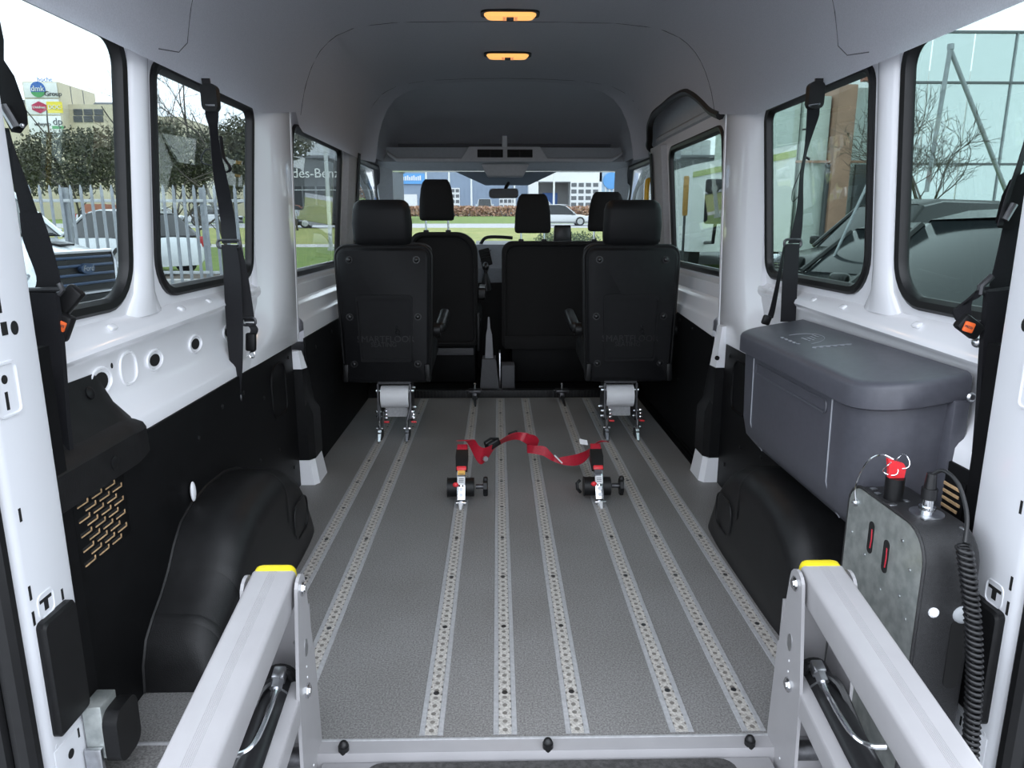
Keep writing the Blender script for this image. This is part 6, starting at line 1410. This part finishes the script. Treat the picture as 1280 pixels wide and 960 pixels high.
# ---- vehicles
def car(label, loc, head, L, W, H, paint, style='hatch', cat='car', front=True, lamps='lamp_clear'):
    """nose along local +x; head = heading angle of the nose in world xy"""
    T = thing('parked_car', label, cat, (0, 0, 0))
    hw = W/2
    if style == 'van': st = [(-0.5, 0.55, 0.90), (-0.49, 0.56, 0.96), (-0.1, 0.56, 1.0), (0.2, 0.55, 1.0), (0.34, 0.53, 0.99), (0.43, 0.475, 0.96), (0.475, 0.43, 0.90), (0.498, 0.37, 0.80), (0.505, 0.25, 0.74)]
    elif style == 'suv': st = [(-0.5, 0.50, 0.84), (-0.48, 0.55, 0.95), (-0.2, 0.56, 1.0), (0.1, 0.55, 1.0), (0.25, 0.54, 0.99), (0.38, 0.49, 0.95), (0.46, 0.43, 0.87), (0.49, 0.37, 0.76), (0.5, 0.28, 0.68)]
    else: st = [(-0.5, 0.48, 0.80), (-0.48, 0.56, 0.92), (-0.2, 0.60, 1.0), (0.1, 0.59, 1.0), (0.25, 0.57, 0.99), (0.38, 0.51, 0.95), (0.46, 0.45, 0.86), (0.49, 0.38, 0.74), (0.5, 0.30, 0.66)]
    b = B(); rings = []
    for x, zt, w in st:
        z1 = H*zt; w_ = hw*w; zb = 0.20
        rings.append([(L*x, -w_*0.86, zb), (L*x, -w_, zb+0.12), (L*x, -w_*1.0, lerp(zb, z1, 0.65)), (L*x, -w_*0.95, z1-0.05), (L*x, -w_*0.80, z1), (L*x, 0, z1+0.03), (L*x, w_*0.80, z1), (L*x, w_*0.95, z1-0.05), (L*x, w_*1.0, lerp(zb, z1, 0.65)), (L*x, w_, zb+0.12), (L*x, w_*0.86, zb)])
    loft(b, rings); body = obj('body', b, paint, T, angle=40)
    if style == 'van': gs = [(-0.495, 0.93, 0.80), (-0.46, 0.985, 0.84), (0.05, 1.0, 0.84), (0.14, 0.97, 0.82), (0.34, 0.54, 0.90)]; base = 0.55
    elif style == 'suv': gs = [(-0.48, 0.56, 0.86), (-0.42, 0.93, 0.72), (-0.3, 0.99, 0.72), (-0.02, 1.0, 0.72), (0.08, 0.95, 0.74), (0.24, 0.55, 0.88)]; base = 0.54
    else: gs = [(-0.46, 0.60, 0.84), (-0.34, 0.93, 0.70), (-0.22, 0.99, 0.68), (-0.04, 1.0, 0.68), (0.06, 0.96, 0.72), (0.24, 0.60, 0.88)]; base = 0.58
    b = B(); rings = []
    for x, zt, w in gs:
        wb = hw*0.94; wt = hw*w; z1 = max(H*zt, H*base+0.005)
        rings.append([(L*x, -wb, H*base-0.02), (L*x, -wt, z1-0.04), (L*x, -wt*0.86, z1), (L*x, wt*0.86, z1), (L*x, wt, z1-0.04), (L*x, wb, H*base-0.02)])
    loft(b, rings); obj('windows', b, 'dark_glass', T, angle=30)
    b = B(); rings = []
    for x, zt, w in gs[1:-1]:
        wt = hw*w; z1 = H*zt
        rings.append([(L*x, -wt-0.006, z1-0.09), (L*x, -wt*0.88, z1+0.012), (L*x, 0, z1+0.03), (L*x, wt*0.88, z1+0.012), (L*x, wt+0.006, z1-0.09)])
    loft(b, rings, closed=False); obj('roof', b, paint, T, angle=50)
    for sx in (-1, 1):
        b = B()
        a, c = gs[-1], gs[-2]
        tube(b, [(L*a[0], sx*hw*0.93, H*a[1]), (L*c[0], sx*hw*c[2], H*c[1]-0.03)], 0.035, 6); obj('pillar', b, paint, T)
    for sx in (-0.31, 0.31):
        for sy in (-1, 1):
            R = 0.33 if H < 1.9 else 0.35
            b = B(); cyl(b, (L*sx, sy*(hw-0.20), R), (L*sx, sy*(hw+0.005), R), R, 22); wh = obj('wheel', b, 'tyre', T)
            b = B(); cyl(b, (L*sx, sy*(hw-0.02), R), (L*sx, sy*(hw+0.012), R), R*0.66, 16); obj('wheel_rim', b, 'wheel_rim', wh)
    for sy in (-1, 1):
        zf = H*(0.36 if style == 'van' else 0.42); xf_ = L*0.468
        b = B(); box(b, (xf_, sy*hw*0.74, zf), (0.22, 0.34, 0.19 if style != 'van' else 0.26), (0, 0.25, sy*-0.30), 0.05, 3); obj('headlight', b, lamps, T)
        b = B(); box(b, (L*0.20 if style != 'van' else L*0.25, sy*(hw+0.12), H*base+0.12), (0.10, 0.20, 0.16 if style != 'van' else 0.28), None, 0.04, 3); obj('door_mirror', b, paint, T)
        b = B(); box(b, (-L*0.488, sy*hw*0.80, H*0.50), (0.06, 0.16, 0.26), None, 0.02); obj('tail_light', b, 'lamp_red', T)
    xg = L*0.503
    if style == 'van':
        b = B(); gk = H/2.35; pr = [(x_*0.82, z_*gk) for x_, z_ in ((-0.62, 0.74), (-0.50, 0.70), (0.50, 0.70), (0.62, 0.74), (0.66, 1.0), (0.60, 1.12), (-0.60, 1.12), (-0.66, 1.0))]
        loft(b, [[(xg-0.10, p[0], p[1]) for p in pr], [(xg+0.010-0.10*max(0, (p[1]-0.9)), p[0]*0.98, p[1]) for p in pr]]); g = obj('grille', b, 'black_plastic', T)
        b = B(); tube(b, [(xg+0.008-0.10*max(0, (p[1]-0.9)), p[0], p[1]) for p in pr], 0.022, 6, closed=True); obj('grille_frame', b, 'chrome', g)
        for z in (0.80*gk, 0.89*gk, 0.98*gk, 1.06*gk):
            b = B(); box(b, (xg+0.015-0.10*max(0, z-0.9), 0, z), (0.03, 0.94, 0.03), None, 0.01); obj('grille_bar', b, 'grille_blue', g)
        b = B(); cyl(b, (xg, 0, 0.95*gk), (xg+0.045, 0, 0.95*gk), 0.11, 24)
        for v in b.verts: v.co.z = 0.95*gk+(v.co.z-0.95*gk)*0.5
        em = obj('oval_emblem', b, 'grille_blue', g)
        tb = text_bm('Ford', 0.085, 0.003, shear=0.2); xf(tb, basis((xg+0.046, 0, 0.95*gk), (0, 1, 0), (0, 0, 1))); obj('lettering', tb, 'chrome', em)
        b = B(); loft(b, [[(L*0.44, -hw*0.97, z0), (xg+0.02, -hw*0.70, z0), (xg+0.05, 0, z0), (xg+0.02, hw*0.70, z0), (L*0.44, hw*0.97, z0)] for z0 in (0.25, 0.68*H/2.35)]); obj('bumper', b, 'black_plastic', T)
        b = B(); box(b, (xg+0.05, 0, 0.52), (0.03, 0.55, 0.13), None, 0.01); obj('number_plate_recess', b, 'dark_hole', T)
        for sy in (-1, 1):
            b = B(); box(b, (L*0.40, sy*0.42, H*0.505), (0.20, 0.24, 0.02), (0, 0.14, 0)); obj('bonnet_vent', b, 'black_plastic', T)
    else:
        b = B(); box(b, (xg-0.03, 0, H*0.36), (0.08, W*0.52, 0.20), (0, 0.1, 0), 0.03); g = obj('grille', b, 'black_plastic', T)
        for k in range(4):
            b = B(); box(b, (xg+0.015, 0, H*0.36-0.07+k*0.045), (0.02, W*0.50, 0.010)); obj('grille_bar', b, 'chrome', g)
        b = B(); box(b, (xg-0.02, 0, 0.27), (0.10, W*0.72, 0.10), None, 0.03); obj('lower_intake', b, 'hose', T)
    T.location = (loc[0], loc[1], gz(loc[1])); T.rotation_euler = (0, 0, head)
    return T
p = at(103, 330, 7.8)
hd = math.radians(-6)
vL = 5.5
car('white van with a blue-barred grille parked before the fence', (p.x-math.cos(hd)*vL*0.5, 7.8-math.sin(hd)*vL*0.5), hd, vL, 2.0, 2.45, 'car_white', 'van', 'van')
p = at(150, 320, 17.5); car('white hatchback behind the fence, right of the white van', (p.x-0.3, 18.2), math.radians(150), 4.2, 1.8, 1.5, 'car_white', 'hatch')
for k, (px, Yc, pt, lb) in enumerate(((132, 55, 'car_silver', 'small silver car on the road behind the fence, left of the others'), (200, 55, 'car_white', 'small white car on the road behind the fence, in the second left window'), (268, 55, 'car_silver', 'small silver car on the road behind the hanging belt'), (372, 57, 'rust_wall', 'red car in the front left window'), (404, 50, 'car_black', 'dark car beside the lamp post in the front left window'))):
    car(lb, (at(px, 262, Yc).x, Yc), 0.05+k*0.02, 3.7, 1.7, 1.5, pt, 'hatch')
car('silver car driving on the road ahead, between the bench headrests', (at(700, 270, 55).x, 55), 0.0, 4.6, 1.85, 1.55, 'car_silver', 'suv')
car('white van parked beyond the hedge near the mirror', (at(606, 255, 100).x, 100), -PI/2, 5.2, 2.0, 2.2, 'car_white', 'van', 'van')
car('white van parked by the white garage beyond the hedge', (at(672, 250, 103).x, 103), 0.3, 5.2, 2.0, 2.6, 'car_white', 'van', 'van')
car('pale car parked beyond the hedge, left of the roller door', (at(706, 257, 98).x, 98), 0.1, 4.3, 1.8, 1.5, 'car_silver', 'hatch')
car('black car nearest the rear right window', (at(1262, 300, 5.8).x+0.2, 5.9), math.radians(200), 4.4, 1.85, 1.62, 'car_black', 'suv')
car('black car facing left behind the hanging belt in the second right window', (at(1120, 300, 12.2).x+0.2, 12.4), math.radians(196), 4.5, 1.9, 1.72, 'car_black', 'suv')
car('black car with chrome grille bars low in the second right window', (at(1098, 330, 8.2).x+0.70, 8.9), math.radians(212), 3.9, 1.7, 1.42, 'car_black', 'hatch')
# white lorry with green stripe and a big mirror in the sliding door window
Y = 18.0
T = thing('white_lorry', 'white lorry with green stripe and a big black mirror in the sliding door window', 'lorry', (at(900, 255, Y).x, Y, gz(Y)))
x0 = at(864, 255, Y).x; x1 = x0+2.5
b = B(); loft(b, [[(x0, Y, gz(Y)+0.5), (x1, Y, gz(Y)+0.5), (x1, Y+6, gz(Y)+0.5), (x0, Y+6, gz(Y)+0.5)], [(x0, Y, at(880, 206, Y).z), (x1, Y, at(880, 180, Y).z), (x1, Y+6, at(880, 180, Y).z), (x0, Y+6, at(880, 206, Y).z)]]); obj('box_body', b, 'white_wall', T)
b = B(); loft(b, [[(x0, Y-0.02, at(880, 222, Y).z), (x1, Y-0.02, at(880, 196, Y).z), (x1, Y-0.005, at(880, 196, Y).z), (x0, Y-0.005, at(880, 222, Y).z)], [(x0, Y-0.02, at(880, 215, Y).z), (x1, Y-0.02, at(880, 187, Y).z), (x1, Y-0.005, at(880, 187, Y).z), (x0, Y-0.005, at(880, 215, Y).z)]]); obj('stripe', b, mat('stripe_green', (0.42, 0.48, 0.20), 0.5, var=0.05), T)
c = at(893, 252, Y-1.6); b = B(); box(b, c, (0.44, 0.14, 0.98), None, 0.12, 4); tube(b, [c+V((0.05, 0, -0.45)), c+V((0.05, 0.1, -0.9)), c+V((0.3, 1.6, -0.95))], 0.04, 8); obj('mirror', b, 'black_plastic', T)
for sx in (0.15, 2.2):
    b = B(); cyl(b, (x0+sx, Y+1.0, gz(Y)+0.45), (x0+sx+0.28, Y+1.0, gz(Y)+0.45), 0.45, 20); obj('wheel', b, 'tyre', T)
b = B(); p = at(857, 245, Y-1); box(b, p, (0.12, 0.10, 0.9), None, 0.03); T2 = tag(obj('amber_beacon', b, mat('amber', (0.45, 0.24, 0.06), 0.4, var=0.1)), 'amber marker post left of the white lorry', 'marker'); 
b = B(); tube(b, [(p.x, p.y, gz(p.y)), (p.x, p.y, p.z-0.4)], 0.03, 8); obj('pole', b, 'dark_steel', T2)
